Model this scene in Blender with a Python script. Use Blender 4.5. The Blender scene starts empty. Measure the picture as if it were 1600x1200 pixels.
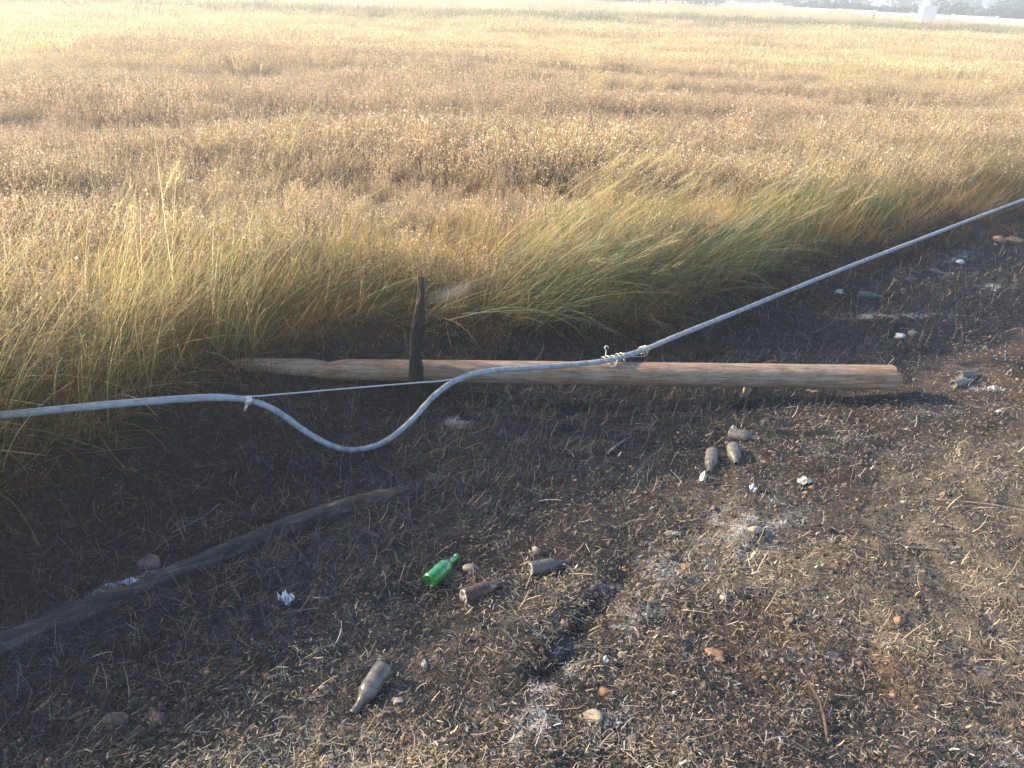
import bpy, math, random
import numpy as np
from mathutils import Vector, Matrix, Euler
random.seed(7); rng = np.random.default_rng(7)
S = bpy.context.scene
R = math.radians
# ------------------------------------------------------------------ camera
FPX, CAMH, PITCH, ROLL = 1250.0, 2.0, R(26.5), R(2.3)
_c, _s = math.cos(PITCH), math.sin(PITCH)
_cr, _sr = math.cos(ROLL), math.sin(ROLL)
def ray(px, py):
    u = px - 800; v = 600 - py
    u2 = u*_cr - v*_sr; v2 = u*_sr + v*_cr
    return np.array([u2, FPX*_c + v2*_s, -FPX*_s + v2*_c])
cam_d = bpy.data.cameras.new('camera'); cam = bpy.data.objects.new('camera', cam_d)
S.collection.objects.link(cam)
cam_d.sensor_width = 36; cam_d.lens = 36*FPX/1600; cam_d.clip_start = .05; cam_d.clip_end = 6000
right = Vector(ray(801, 600) - ray(800, 600)); up = Vector(ray(800, 599) - ray(800, 600)); back = -Vector(ray(800, 600)).normalized()
m = Matrix((right.normalized(), up.normalized(), back)).transposed().to_4x4()
m.translation = (0, 0, CAMH)
cam.matrix_world = m
S.camera = cam
# ------------------------------------------------------------------ light
SUN_EL, SUN_AZ = R(24.5), R(14)        # azimuth: degrees behind due left (-x) towards +y
sdir = Vector((-math.cos(SUN_AZ)*math.cos(SUN_EL), math.sin(SUN_AZ)*math.cos(SUN_EL), math.sin(SUN_EL)))
W = bpy.data.worlds.new('World'); S.world = W; W.use_nodes = True
wn = W.node_tree; bg = wn.nodes['Background']
sky = wn.nodes.new('ShaderNodeTexSky'); sky.sky_type = 'NISHITA'; sky.sun_disc = False
sky.sun_elevation = SUN_EL; sky.sun_rotation = math.atan2(sdir.x, sdir.y)
sky.dust_density = .5; sky.air_density = 1.0; sky.ozone_density = 2.2
wn.links.new(sky.outputs[0], bg.inputs[0]); bg.inputs[1].default_value = 0.15
sl = bpy.data.lights.new('sun', 'SUN'); sl.energy = 5.0; sl.angle = R(.6); sl.color = (1, .81, .57)
so = bpy.data.objects.new('sun', sl); S.collection.objects.link(so)
so.rotation_euler = sdir.to_track_quat('Z', 'Y').to_euler(); so.location = (-30, 10, 20)
S.view_settings.view_transform = 'Standard'; S.view_settings.look = 'None'
S.view_settings.exposure = 1.45; S.view_settings.gamma = 1
S.view_settings.use_curve_mapping = False
S.cycles.use_denoising = True
S.cycles.max_bounces = 6; S.cycles.transparent_max_bounces = 8; S.cycles.volume_bounces = 1
HAZE = 0.0060
# ------------------------------------------------------------------ numpy noise
_P = rng.random((512, 512))
def vnoise(x, y, f=1.0, off=0):
    x = np.asarray(x, float)*f + 37.3*off + 1000.; y = np.asarray(y, float)*f + 91.7*off + 1000.
    xi = np.floor(x).astype(int); yi = np.floor(y).astype(int)
    fx = x-xi; fy = y-yi; fx = fx*fx*(3-2*fx); fy = fy*fy*(3-2*fy)
    a = _P[xi & 511, yi & 511]; b = _P[(xi+1) & 511, yi & 511]
    c = _P[xi & 511, (yi+1) & 511]; d = _P[(xi+1) & 511, (yi+1) & 511]
    return (a*(1-fx)+b*fx)*(1-fy) + (c*(1-fx)+d*fx)*fy
def fbm(x, y, f=1.0, o=3, off=0):
    t = 0; a = .5; n = 0
    for i in range(o):
        t = t + a*vnoise(x, y, f*2.03**i, off+i*5); n += a; a *= .5
    return t/n
CU, SU = math.cos(R(39)), math.sin(R(39))
def uq(x, y): return x*CU + y*SU, -x*SU + y*CU
_Q = [-40, -2, 1.2, 1.8, 2.4, 2.9, 3.2, 3.55, 3.9, 4.6, 8, 40]
_Z = [.0, .0, .0, -.015, -.08, -.15, -.14, -.05, .03, .07, .05, 0]
def T0(x, y):
    x = np.asarray(x, float); y = np.asarray(y, float)
    u, q = uq(x, y)
    z = 0
    for dq in (-.16, 0, .16): z = z + np.interp(q+dq+.25*(vnoise(u, 0*u, .5, 3)-.5), _Q, _Z)/3
    far = np.clip((np.hypot(x, y)-9)/25, 0, 1)
    z = z + far*.35*(fbm(x*.5, y, .11, 2, 9)-.5)*np.clip(q-6, 0, 1)
    z = z + .05*(fbm(x, y, .7, 2, 2)-.5)
    return z
def seg_d(x, y, a, b):
    ax, ay = a; bx, by = b; dx, dy = bx-ax, by-ay
    t = np.clip(((x-ax)*dx+(y-ay)*dy)/(dx*dx+dy*dy), 0, 1)
    return np.hypot(x-ax-t*dx, y-ay-t*dy)
def Graw(px, py, f=T0):
    d = ray(px, py); 
    if d[2] >= -1e-3: return None
    z = 0.
    for _ in range(14):
        t = (z-CAMH)/d[2]; z = float(f(d[0]*t, d[1]*t))*.6 + z*.4
    t = (z-CAMH)/d[2]
    return (d[0]*t, d[1]*t, z)
rutA = Graw(965, 895)[:2]; rutB = Graw(835, 1080)[:2]
mound = Graw(760, 690)[:2]
def T(x, y):
    z = T0(x, y); x = np.asarray(x, float); y = np.asarray(y, float)
    dr = seg_d(x, y, rutA, rutB); z = z - .04*np.exp(-(dr/.07)**2)
    z = z + .07*np.exp(-(((x-mound[0])/.4)**2+((y-mound[1])/.3)**2))
    near = np.clip(1.4-np.hypot(x, y)/11, 0, 1)
    z = z + near*(.045*(fbm(x, y, 4.5, 2, 21)-.5) + .03*(fbm(x, y, 14, 2, 31)-.5))
    return z
def G(px, py, dz=0):
    p = Graw(px, py, T); return Vector((p[0], p[1], p[2]+dz))
def D(px, py, depth):
    d = ray(px, py)*(depth/FPX); return Vector((d[0], d[1], d[2]+CAMH))
def pix(p):                      # how wide one photograph pixel is at p (metres)
    f = -Vector((m[0][2], m[1][2], m[2][2])); return (Vector(p)-Vector((0, 0, CAMH))).dot(f)/FPX
# masks shared by ground and litter
ash_spots = []
for (px, py, rx, ry, a, w) in [(1150, 825, .60, .15, .62, .85), (1080, 850, .16, .10, .6, .6), (1210, 750, .18, .1, .6, .5), (868, 1050, .16, .045, 1.15, 1.7), (832, 1130, .13, .06, 1.1, 1.1),
        (1450, 425, .6, .16, .6, .6), (1500, 400, .5, .12, .6, .6), (1405, 495, .34, .07, .1, 1.7), (1545, 607, .12, .05, 0, 1.5), (1570, 1185, .2, .08, -.5, .45), (1000, 965, .14, .1, .5, .6),
        (960, 905, .1, .07, .5, .5), (1280, 1025, .12, .06, .2, .6), (705, 672, .12, .06, .2, .8), (760, 640, .35, .2, .6, .33), (190, 913, .17, .03, .5, 1.2), (1290, 965, .12, .06, .3, .4), (1240, 1110, .12, .06, .3, .35),
        (960, 1120, .1, .05, .6, .5), (1450, 640, .3, .1, .3, .35), (1330, 700, .3, .1, .3, .3), (1540, 450, .4, .12, .6, .5)]:
    g = Graw(px, py); ash_spots.append((g[0], g[1], rx, ry, a, w))
def masks(x, y):
    u, q = uq(x, y)
    n1 = fbm(x, y, 1.3, 3, 40); n2 = fbm(x, y, 3.5, 3, 50)
    ash = 0*x
    for (cx, cy, rx, ry, a, w) in ash_spots:
        dx = (x-cx)*math.cos(a)+(y-cy)*math.sin(a); dy = -(x-cx)*math.sin(a)+(y-cy)*math.cos(a)
        ash = np.maximum(ash, w*np.exp(-((dx/rx)**2+(dy/ry)**2)))
    n3 = fbm(x, y, 14, 3, 55); ash = np.clip(ash*(.1+1.3*n2)*np.clip((n3-.36)*4.5, 0, 1.3), 0, 1)
    ditch = np.clip((q-1.62-.7*(n1-.5))/.45, 0, 1)*np.clip((4.3-q)/.3, 0, 1)     # charred belt, widened to paint in the shade of the verge grass
    dr = seg_d(x, y, rutA, rutB)
    ditch = np.maximum(ditch, np.exp(-(dr/.07)**2)*.9)
    dark = np.clip((n1-.5)*3.2+.35, 0, 1)*.6
    char_shade = np.maximum(ditch, dark)
    red = np.clip((fbm(x, y, 1.9, 3, 70)-.5)*4+.05+.35*np.clip((x-1.0)/1.5, 0, 1), 0, 1)*(1-ditch)
    return char_shade, ash, red, ditch
# ------------------------------------------------------------------ mesh helpers
def link(o): S.collection.objects.link(o); return o
def np_mesh(name, V, F4=None, F3=None, col=None, mat=None, smooth=False):
    me = bpy.data.meshes.new(name)
    n4 = 0 if F4 is None else len(F4); n3 = 0 if F3 is None else len(F3)
    me.vertices.add(len(V)); me.vertices.foreach_set('co', np.ascontiguousarray(V, dtype=np.float32).ravel())
    idx = []; 
    if n4: idx.append(np.asarray(F4).ravel())
    if n3: idx.append(np.asarray(F3).ravel())
    idx = np.concatenate(idx).astype(np.int32)
    me.loops.add(len(idx)); me.loops.foreach_set('vertex_index', idx)
    me.polygons.add(n4+n3)
    st = np.concatenate([np.arange(n4)*4, n4*4+np.arange(n3)*3]).astype(np.int32)
    me.polygons.foreach_set('loop_start', st)
    if smooth: me.polygons.foreach_set('use_smooth', np.ones(n4+n3, bool))
    me.update(calc_edges=True)
    if col is not None:
        a = me.attributes.new('col', 'FLOAT_COLOR', 'POINT')
        c = np.ones((len(V), 4), np.float32); c[:, :3] = col; a.data.foreach_set('color', c.ravel())
    if mat: me.materials.append(mat)
    return me
def tag(o, label=None, cat=None, group=None, kind=None):
    if label: o['label'] = label
    if cat: o['category'] = cat
    if group: o['group'] = group
    if kind: o['kind'] = kind
    return o
def obj(name, me, parent=None):
    o = bpy.data.objects.new(name, me); link(o)
    if parent is not None: o.parent = parent
    return o
def root(name, loc=(0, 0, 0), rot=(0, 0, 0)):
    o = bpy.data.objects.new(name, None); link(o); o.location = loc; o.rotation_euler = rot; o.empty_display_size = .1
    return o
def ribbons(base, az, tilt, length, width, bend, nseg=3, tip=.15, curl=None):
    """bent ribbons; tilt = angle from vertical at the foot, grows by bend to the tip"""
    N = len(base); V = np.zeros((N, nseg+1, 2, 3)); p = base.copy().astype(float)
    a = az.copy()
    for k in range(nseg+1):
        s = k/nseg
        th = tilt + bend*s
        d = np.stack([np.sin(th)*np.cos(a), np.sin(th)*np.sin(a), np.cos(th)], 1)
        wv = np.stack([-np.sin(az), np.cos(az), np.zeros(N)], 1)
        w = width*(1-(1-tip)*s**1.5)*.5
        V[:, k, 0] = p - wv*w[:, None]; V[:, k, 1] = p + wv*w[:, None]
        p = p + d*(length/nseg)[:, None]
        if curl is not None: a = a + curl/nseg
    i0 = (np.arange(N)*(nseg+1)*2)[:, None] + (np.arange(nseg)*2)[None, :]
    F = np.stack([i0, i0+1, i0+3, i0+2], -1).reshape(-1, 4)
    return V.reshape(-1, 3), F, V[:, -1].mean(1)
_ov = np.array([[1, 0, 0], [-1, 0, 0], [0, 1, 0], [0, -1, 0], [0, 0, 1], [0, 0, -1]], float)
_of = np.array([[0, 2, 4], [2, 1, 4], [1, 3, 4], [3, 0, 4], [2, 0, 5], [1, 2, 5], [3, 1, 5], [0, 3, 5]])
def octas(c, r, sz=1.):
    N = len(c); V = c[:, None]+_ov[None]*r[:, None, None]*np.array([1, 1, sz])*rng.uniform(.6, 1.4, (N, 6, 1))
    F = (np.arange(N)*6)[:, None, None]+_of[None]
    return V.reshape(-1, 3), F.reshape(-1, 3)
class Acc:
    def __init__(s): s.V = []; s.F4 = []; s.F3 = []; s.C = []; s.n = 0
    def add(s, V, F, C):
        if F.shape[1] == 4: s.F4.append(F+s.n)
        else: s.F3.append(F+s.n)
        s.V.append(V); s.C.append(np.broadcast_to(C, V.shape) if np.ndim(C) == 1 else C); s.n += len(V)
    def mesh(s, name, mat, smooth=False):
        return np_mesh(name, np.concatenate(s.V), np.concatenate(s.F4) if s.F4 else None, np.concatenate(s.F3) if s.F3 else None, np.concatenate(s.C), mat, smooth)
def tube(pts, rad, seg=10, caps=True):
    pts = [Vector(p) for p in pts]; n = len(pts)
    if np.ndim(rad) == 0: rad = [rad]*n
    V = []; prev = None
    for i, p in enumerate(pts):
        t = (pts[min(i+1, n-1)]-pts[max(i-1, 0)]).normalized()
        if prev is None:
            a = Vector((0, 0, 1)) if abs(t.z) < .9 else Vector((1, 0, 0)); nn = (a - t*a.dot(t)).normalized()
        else: nn = (prev - t*prev.dot(t)).normalized()
        prev = nn; b = t.cross(nn)
        for k in range(seg):
            an = 2*math.pi*k/seg; V.append(p+(nn*math.cos(an)+b*math.sin(an))*rad[i])
    F = []
    for i in range(n-1):
        for k in range(seg):
            k2 = (k+1) % seg; F.append((i*seg+k, i*seg+k2, (i+1)*seg+k2, (i+1)*seg+k))
    if caps: F.append(tuple(range(seg))[::-1]); F.append(tuple((n-1)*seg+k for k in range(seg)))
    return V, F
def pymesh(name, V, F, mat, smooth=True):
    me = bpy.data.meshes.new(name); me.from_pydata([tuple(v) for v in V], [], F); me.update()
    me.materials.append(mat)
    if smooth:
        me.polygons.foreach_set('use_smooth', [len(p.vertices) <= 4 for p in me.polygons])
    return me
def catmull(P, n=8):
    P = [Vector(p) for p in P]; out = []
    Q = [P[0]*2-P[1]]+P+[P[-1]*2-P[-2]]
    for i in range(1, len(Q)-2):
        for k in range(n):
            t = k/n; a, b, c, d = Q[i-1], Q[i], Q[i+1], Q[i+2]
            out.append(.5*((2*b)+(c-a)*t+(2*a-5*b+4*c-d)*t*t+(-a+3*b-3*c+d)*t**3))
    out.append(P[-1]); return out
# ------------------------------------------------------------------ materials
def mat(name, base=(.5, .5, .5), rough=.8, spec=.3, metal=0, trans=0):
    M = bpy.data.materials.new(name); M.use_nodes = True
    b = M.node_tree.nodes['Principled BSDF']
    b.inputs['Base Color'].default_value = (*base, 1); b.inputs['Roughness'].default_value = rough
    b.inputs['Specular IOR Level'].default_value = spec; b.inputs['Metallic'].default_value = metal
    b.inputs['Transmission Weight'].default_value = trans
    return M, M.node_tree, b
def N(nt, t, **kw):
    n = nt.nodes.new(t)
    for k, v in kw.items(): setattr(n, k, v)
    return n
def noise(nt, scale, detail=4, vec=None, rough=.6):
    n = N(nt, 'ShaderNodeTexNoise'); n.inputs['Scale'].default_value = scale; n.inputs['Detail'].default_value = detail; n.inputs['Roughness'].default_value = rough
    if vec is not None: nt.links.new(vec, n.inputs['Vector'])
    return n
def ramp(nt, fac, stops):
    r = N(nt, 'ShaderNodeValToRGB'); nt.links.new(fac, r.inputs[0])
    e = r.color_ramp.elements
    while len(e) < len(stops): e.new(.5)
    for i, (p, c) in enumerate(stops):
        e[i].position = p; e[i].color = (*c, 1) if np.ndim(c) else (c, c, c, 1)
    return r
def mix(nt, fac, a, b, mode='MIX'):
    x = N(nt, 'ShaderNodeMix', data_type='RGBA', blend_type=mode)
    for s, v in ((x.inputs[0], fac), (x.inputs[6], a), (x.inputs[7], b)):
        if hasattr(v, 'links') or hasattr(v, 'is_linked'): nt.links.new(v, s)
        elif np.ndim(v): s.default_value = (*v, 1)
        else: s.default_value = v
    return x.outputs[2]
def bump(nt, b, h, dist=.01, strength=1.):
    bp = N(nt, 'ShaderNodeBump'); bp.inputs['Distance'].default_value = dist; bp.inputs['Strength'].default_value = strength
    nt.links.new(h, bp.inputs['Height']); nt.links.new(bp.outputs[0], b.inputs['Normal'])
def pos(nt): return N(nt, 'ShaderNodeNewGeometry').outputs['Position']
def gen(nt): return N(nt, 'ShaderNodeTexCoord').outputs['Object']
def leaf_mat(name, tintA, tintB, tr=.4, scale=.25, inst=True):
    M, nt, b = mat(name, rough=.55, spec=.25)
    at = N(nt, 'ShaderNodeAttribute', attribute_name='col')
    n = noise(nt, scale, 3, pos(nt))
    rp = ramp(nt, n.outputs[0], [(.35, tintA), (.65, tintB)])
    c = mix(nt, 1., at.outputs[0], rp.outputs[0], 'MULTIPLY')
    oi = N(nt, 'ShaderNodeObjectInfo')
    v = N(nt, 'ShaderNodeMapRange'); v.inputs[3].default_value = .75; v.inputs[4].default_value = 1.25; nt.links.new(oi.outputs['Random'], v.inputs[0])
    hs = N(nt, 'ShaderNodeHueSaturation'); nt.links.new(c, hs.inputs['Color']); nt.links.new(v.outputs[0], hs.inputs['Value'])
    nt.links.new(hs.outputs[0], b.inputs['Base Color'])
    t = N(nt, 'ShaderNodeBsdfTranslucent'); nt.links.new(hs.outputs[0], t.inputs[0])
    mx = N(nt, 'ShaderNodeMixShader'); mx.inputs[0].default_value = tr
    nt.links.new(b.outputs[0], mx.inputs[1]); nt.links.new(t.outputs[0], mx.inputs[2])
    nt.links.new(mx.outputs[0], nt.nodes['Material Output'].inputs[0])
    return M
def col_mat(name, rough=.8, spec=.2, tr=0):
    M, nt, b = mat(name, rough=rough, spec=spec)
    at = N(nt, 'ShaderNodeAttribute', attribute_name='col'); nt.links.new(at.outputs[0], b.inputs['Base Color'])
    return M
M_weed = leaf_mat('dry_weed', (1.04, .98, .88), (1.06, 1.03, .84), .54, .16)
M_straw = leaf_mat('dry_grass', (1., .9, .8), (1, 1, .9), .6, .5)
M_green = leaf_mat('green_grass', (.9, .95, .85), (1.05, 1., .85), .55, .8)
M_litter = col_mat('burnt_straw', .6, .35)
M_leafage = leaf_mat('tree_leaves', (.85, .9, .9), (1, 1, .9), .25, .05)

# ground ---------------------------------------------------------------
Mg, nt, b = mat('ground_soil', rough=.95, spec=.12)
P = pos(nt)
at = N(nt, 'ShaderNodeAttribute', attribute_name='col'); sep = N(nt, 'ShaderNodeSeparateColor'); nt.links.new(at.outputs[0], sep.inputs[0])
f1 = noise(nt, 38, 6, P, .7); f2 = noise(nt, 9, 5, P, .65); f3 = noise(nt, 140, 3, P, .6)
soil = ramp(nt, f2.outputs[0], [(.3, (.060, .050, .038)), (.5, (.13, .108, .08)), (.7, (.21, .175, .128))]).outputs[0]
red = ramp(nt, f1.outputs[0], [(.3, (.070, .046, .031)), (.7, (.175, .118, .078))]).outputs[0]
chrc = ramp(nt, f1.outputs[0], [(.3, (.007, .007, .008)), (.6, (.020, .020, .021)), (.8, (.05, .049, .048))]).outputs[0]
ashc = ramp(nt, f3.outputs[0], [(.35, (.14, .135, .125)), (.6, (.50, .48, .45))]).outputs[0]
def fuzz(src, n, k):
    ma = N(nt, 'ShaderNodeMath', operation='MULTIPLY_ADD'); nt.links.new(n, ma.inputs[0]); ma.inputs[1].default_value = k; nt.links.new(src, ma.inputs[2])
    mr = N(nt, 'ShaderNodeMapRange'); nt.links.new(ma.outputs[0], mr.inputs[0]); mr.inputs[1].default_value = k*.5+.15; mr.inputs[2].default_value = k*.5+.75
    return mr.outputs[0]
c = mix(nt, fuzz(sep.outputs[2], f2.outputs[0], 1.), soil, red)
c = mix(nt, fuzz(sep.outputs[0], f1.outputs[0], 1.2), c, chrc)
c = mix(nt, fuzz(sep.outputs[1], f1.outputs[0], 1.6), c, ashc)
# beyond the burn: dry soil and low litter of the field (alpha 0 = burnt ground, 1 = field)
fld = ramp(nt, noise(nt, .22, 4, P, .6).outputs[0], [(.35, (.15, .115, .07)), (.6, (.30, .25, .15))]).outputs[0]
atf = N(nt, 'ShaderNodeAttribute', attribute_name='field')
c = mix(nt, atf.outputs['Fac'], c, fld)
nt.links.new(c, b.inputs['Base Color'])
hb = N(nt, 'ShaderNodeMath', operation='ADD'); nt.links.new(f1.outputs[0], hb.inputs[0]); nt.links.new(f3.outputs[0], hb.inputs[1])
bump(nt, b, hb.outputs[0], .012, .8)
def axis(lo, hi, far_lo, far_hi, st=.033, g=1.055):
    a = list(np.arange(lo, hi, st)); s = st; x = a[-1]
    while x < far_hi: s *= g; x += s; a.append(x)
    s = st; x = lo; pre = []
    while x > far_lo: s *= g; x -= s; pre.append(x)
    return np.array(pre[::-1]+a)
xs = axis(-3.2, 4.0, -2500, 2500); ys = axis(1.0, 7.0, -300, 3500)
X, Y = np.meshgrid(xs, ys); Z = T(X, Y)
nx, ny = len(xs), len(ys)
i = (np.arange(ny-1)[:, None]*nx + np.arange(nx-1)[None, :])
F = np.stack([i, i+1, i+nx+1, i+nx], -1).reshape(-1, 4)
ch, ash, redm, _d = masks(X.ravel(), Y.ravel())
U_, Q_ = uq(X.ravel(), Y.ravel())
me = np_mesh('ground', np.stack([X, Y, Z], -1).reshape(-1, 3), F, None, np.stack([ch, ash, redm], 1), Mg, True)
fa = me.attributes.new('field', 'FLOAT', 'POINT'); fa.data.foreach_set('value', np.clip((Q_-4.2)/.5, 0, 1).astype(np.float32))
tag(obj('ground', me), kind='structure')

# ------------------------------------------------------------------ haze
# box round everything, pale even density
def haze_box(x0, x1, y0, y1, z0, z1):
    V = [(x, y, z) for x in (x0, x1) for y in (y0, y1) for z in (z0, z1)]
    F = [(0, 1, 3, 2), (4, 6, 7, 5), (0, 4, 5, 1), (2, 3, 7, 6), (0, 2, 6, 4), (1, 5, 7, 3)]
    M = bpy.data.materials.new('haze_air'); M.use_nodes = True; t = M.node_tree
    for n in list(t.nodes):
        if n.type == 'BSDF_PRINCIPLED': t.nodes.remove(n)
    v = t.nodes.new('ShaderNodeVolumePrincipled'); v.inputs['Color'].default_value = (.93, .97, 1, 1)
    v.inputs['Density'].default_value = HAZE; v.inputs['Anisotropy'].default_value = .5
    t.links.new(v.outputs[0], t.nodes['Material Output'].inputs['Volume'])
    o = obj('haze', pymesh('haze', V, F, M, False)); tag(o, kind='stuff')
    return o
if HAZE: haze_box(-3000, 3000, -400, 4000, -3, 6.2)

# ------------------------------------------------------------------ burnt litter on the ground
def lit_points(n, rmax=13, p=1.15):
    r = 1.1+(rmax-1.1)*rng.random(n)**p*rng.random(n)**.35
    a = R(90)+rng.uniform(-R(44), R(44), n)
    return r*np.cos(a), r*np.sin(a)
def bits(n, lo, hi, wlo, whi, keep, colf, upright=.2, rmax=13, nseg=2):
    x, y = lit_points(n, rmax); k = keep(x, y); x, y = x[k], y[k]; n = len(x)
    z = T(x, y); r = np.hypot(x, y)
    L = rng.uniform(lo, hi, n)*(1+.5*rng.random(n)**4); w = rng.uniform(wlo, whi, n)*np.clip(r/3.5, 1, 3)
    az = rng.uniform(0, 2*np.pi, n)
    tilt = np.where(rng.random(n) < upright, rng.uniform(.3, 1.3, n), rng.uniform(1.25, 1.62, n))
    bend = rng.normal(0, .35, n); curl = rng.normal(0, .9, n)
    b0 = np.stack([x-.5*L*np.cos(az)*np.sin(tilt), y-.5*L*np.sin(az)*np.sin(tilt), z+rng.uniform(.001, .014, n)], 1)
    V, F, _ = ribbons(b0, az, tilt, L, w, bend, nseg, .5, curl)
    C = colf(x, y, n)
    return V, F, np.repeat(C, (nseg+1)*2, 0)
def band(x, y): return uq(x, y)[1]
def lit_col(x, y, n):
    ch, ash, redm, dt = masks(x, y); t = rng.random(n)
    straw = np.array([.46, .375, .25])*(.35+1.0*rng.random((n, 1))**1.6)
    brown = np.array([.21, .165, .115])*rng.uniform(.5, 1.3, (n, 1))
    blk = np.array([.016, .016, .017])*rng.uniform(.4, 2.0, (n, 1))
    gry = np.array([.42, .40, .37])*rng.uniform(.5, 1.2, (n, 1))
    pt = np.clip((fbm(x, y, 2.6, 3, 33)-.5)*5+.85, .2, 1.7); ps = .52*pt*(1-ch)**1.2*(1-.45*redm)*np.clip(1.25-np.clip(x-1.1, 0, 9)*.35, .45, 1)+.02
    pb = .24*(1-dt)+.03; pg = .04+.35*ash
    C = blk.copy()
    C[t < ps+pb] = brown[t < ps+pb]; C[t < ps] = straw[t < ps]
    gk = rng.random(n) < pg*(1-.85*dt+.85*dt*(ash > .2)); C[gk] = gry[gk]
    return C
A = Acc()
A.add(*bits(230000, .006, .028, .0014, .0036, lambda x, y: (band(x, y) < 2.5) & (rng.random(len(x)) < np.clip((2.5-band(x, y))/.6, .0, 1)), lit_col, .25))
A.add(*bits(19000, .010, .026, .004, .0075, lambda x, y: (band(x, y) < 2.4) & (rng.random(len(x)) < 1-.6*np.clip(x-.9, 0, 1)), lit_col, .3, 9))
A.add(*bits(9500, .04, .085, .002, .004, lambda x, y: band(x, y) < 2.5, lit_col, .35, 10, 4))
o = obj('burnt_straw_litter', A.mesh('burnt_straw_litter', M_litter)); tag(o, kind='stuff')
def char_shade_col(x, y, n):
    t = rng.random(n)
    C = np.array([.018, .019, .023])*rng.uniform(.3, 2.0, (n, 1))  # burnt black, kept darker and cooler to paint in the ditch shade
    g = np.array([.135, .135, .135])*rng.uniform(.4, 1.5, (n, 1)); k = t < .15; C[k] = g[k]
    s = np.array([.30, .21, .12])*rng.uniform(.4, 1.2, (n, 1)); k = t < .025+.14*(fbm(x, y, 2.2, 2, 88) > .60); C[k] = s[k]
    return C
A = Acc()
A.add(*bits(200000, .03, .10, .0012, .0026, lambda x, y: (band(x, y) > 1.8) & (band(x, y) < 4.3) & (rng.random(len(x)) < np.clip((band(x, y)-1.8)/.6, 0, 1)), char_shade_col, .5, 14, 3))
o = obj('charred_grass_litter', A.mesh('charred_grass_litter', M_litter)); tag(o, kind='stuff')
# ash flakes
x, y = lit_points(60000, 12); ch, ash, redm, dt = masks(x, y)
k = (rng.random(len(x)) < ash*.8+.012*(1-dt)) & (band(x, y) < 3.6); x, y = x[k], y[k]; n = len(x)
V, F = octas(np.stack([x, y, T(x, y)+.003], 1), rng.uniform(.0018, .006, n)*np.clip(np.hypot(x, y)/4, .8, 2), .5)
c = np.array([.50, .48, .45])*rng.uniform(.3, 1.2, (n, 1))
A = Acc(); A.add(V, F, np.repeat(c, 6, 0)); o = obj('ash_flakes', A.mesh('ash_flakes', M_litter)); tag(o, kind='stuff')
# gravel crumbs of earth
x, y = lit_points(26000, 12); k = band(x, y) < 2.3; x, y = x[k], y[k]; n = len(x)
V, F = octas(np.stack([x, y, T(x, y)], 1), rng.uniform(.003, .010, n)*(1+1.2*rng.random(n)**5), .7)
c = np.where(rng.random((n, 1)) < .35, np.array([[.22, .14, .085]]), np.array([[.09, .075, .06]]))*rng.uniform(.4, 1.3, (n, 1))
A = Acc(); A.add(V, F, np.repeat(c, 6, 0)); o = obj('earth_crumbs', A.mesh('earth_crumbs', M_litter)); tag(o, kind='stuff')

# ------------------------------------------------------------------ vegetation clumps (instanced)
def weed_clump(nst=26, rad=.17, seed_r=.0070, hmin=.18, hmax=.46, wid=.0034, heads=4):
    A = Acc()
    r = rad*np.sqrt(rng.random(nst)); a = rng.uniform(0, 6.28, nst)
    b0 = np.stack([r*np.cos(a), r*np.sin(a), 0*r-.02], 1); L = rng.uniform(hmin, hmax, nst)
    az = rng.normal(0, 1.3, nst)
    V, F, tips = ribbons(b0, az, rng.uniform(.02, .3, nst), L, np.full(nst, wid), rng.normal(.15, .25, nst), 3, .5)
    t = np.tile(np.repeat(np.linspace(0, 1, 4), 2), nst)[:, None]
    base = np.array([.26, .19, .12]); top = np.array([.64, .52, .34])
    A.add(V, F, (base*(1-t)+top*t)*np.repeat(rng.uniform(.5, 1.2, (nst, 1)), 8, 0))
    # side twigs and heads
    m_ = nst*heads; src = np.repeat(np.arange(nst), heads)
    s = rng.uniform(.45, .95, m_)[:, None]
    tb = b0[src]*(1-s)+tips[src]*s; az2 = rng.uniform(0, 6.28, m_); L2 = rng.uniform(.03, .11, m_)
    V, F, tp = ribbons(tb, az2, rng.uniform(.3, 1.1, m_), L2, np.full(m_, wid*.8), rng.normal(-.4, .2, m_), 1, .6)
    A.add(V, F, np.repeat(np.array([[.56, .42, .27]])*rng.uniform(.6, 1.25, (m_, 1)), 4, 0))
    hp = np.concatenate([tp, tips]); n = len(hp)
    V, F = octas(hp, rng.uniform(.5, 1.25, n)*seed_r, 1.2)
    pale = rng.random(n) < .42
    c = np.where(pale[:, None], np.array([[.87, .83, .76]]), np.array([[.60, .475, .34]]))*rng.uniform(.75, 1.1, (n, 1))
    A.add(V, F, np.repeat(c, 6, 0))
    # foliage shreds low down
    k = nst*2; r = rad*1.1*np.sqrt(rng.random(k)); a = rng.uniform(0, 6.28, k)
    b1 = np.stack([r*np.cos(a), r*np.sin(a), rng.uniform(0, .18, k)], 1)
    V, F, _ = ribbons(b1, rng.uniform(0, 6.28, k), rng.uniform(.3, 1.4, k), rng.uniform(.04, .12, k), np.full(k, wid*2.2), rng.normal(.5, .4, k), 2, .2)
    A.add(V, F, np.repeat(np.where(rng.random((k, 1)) < .35, np.array([[.22, .225, .11]]), np.array([[.42, .32, .19]]))*rng.uniform(.5, 1.1, (k, 1)), 6, 0))
    return A
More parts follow.
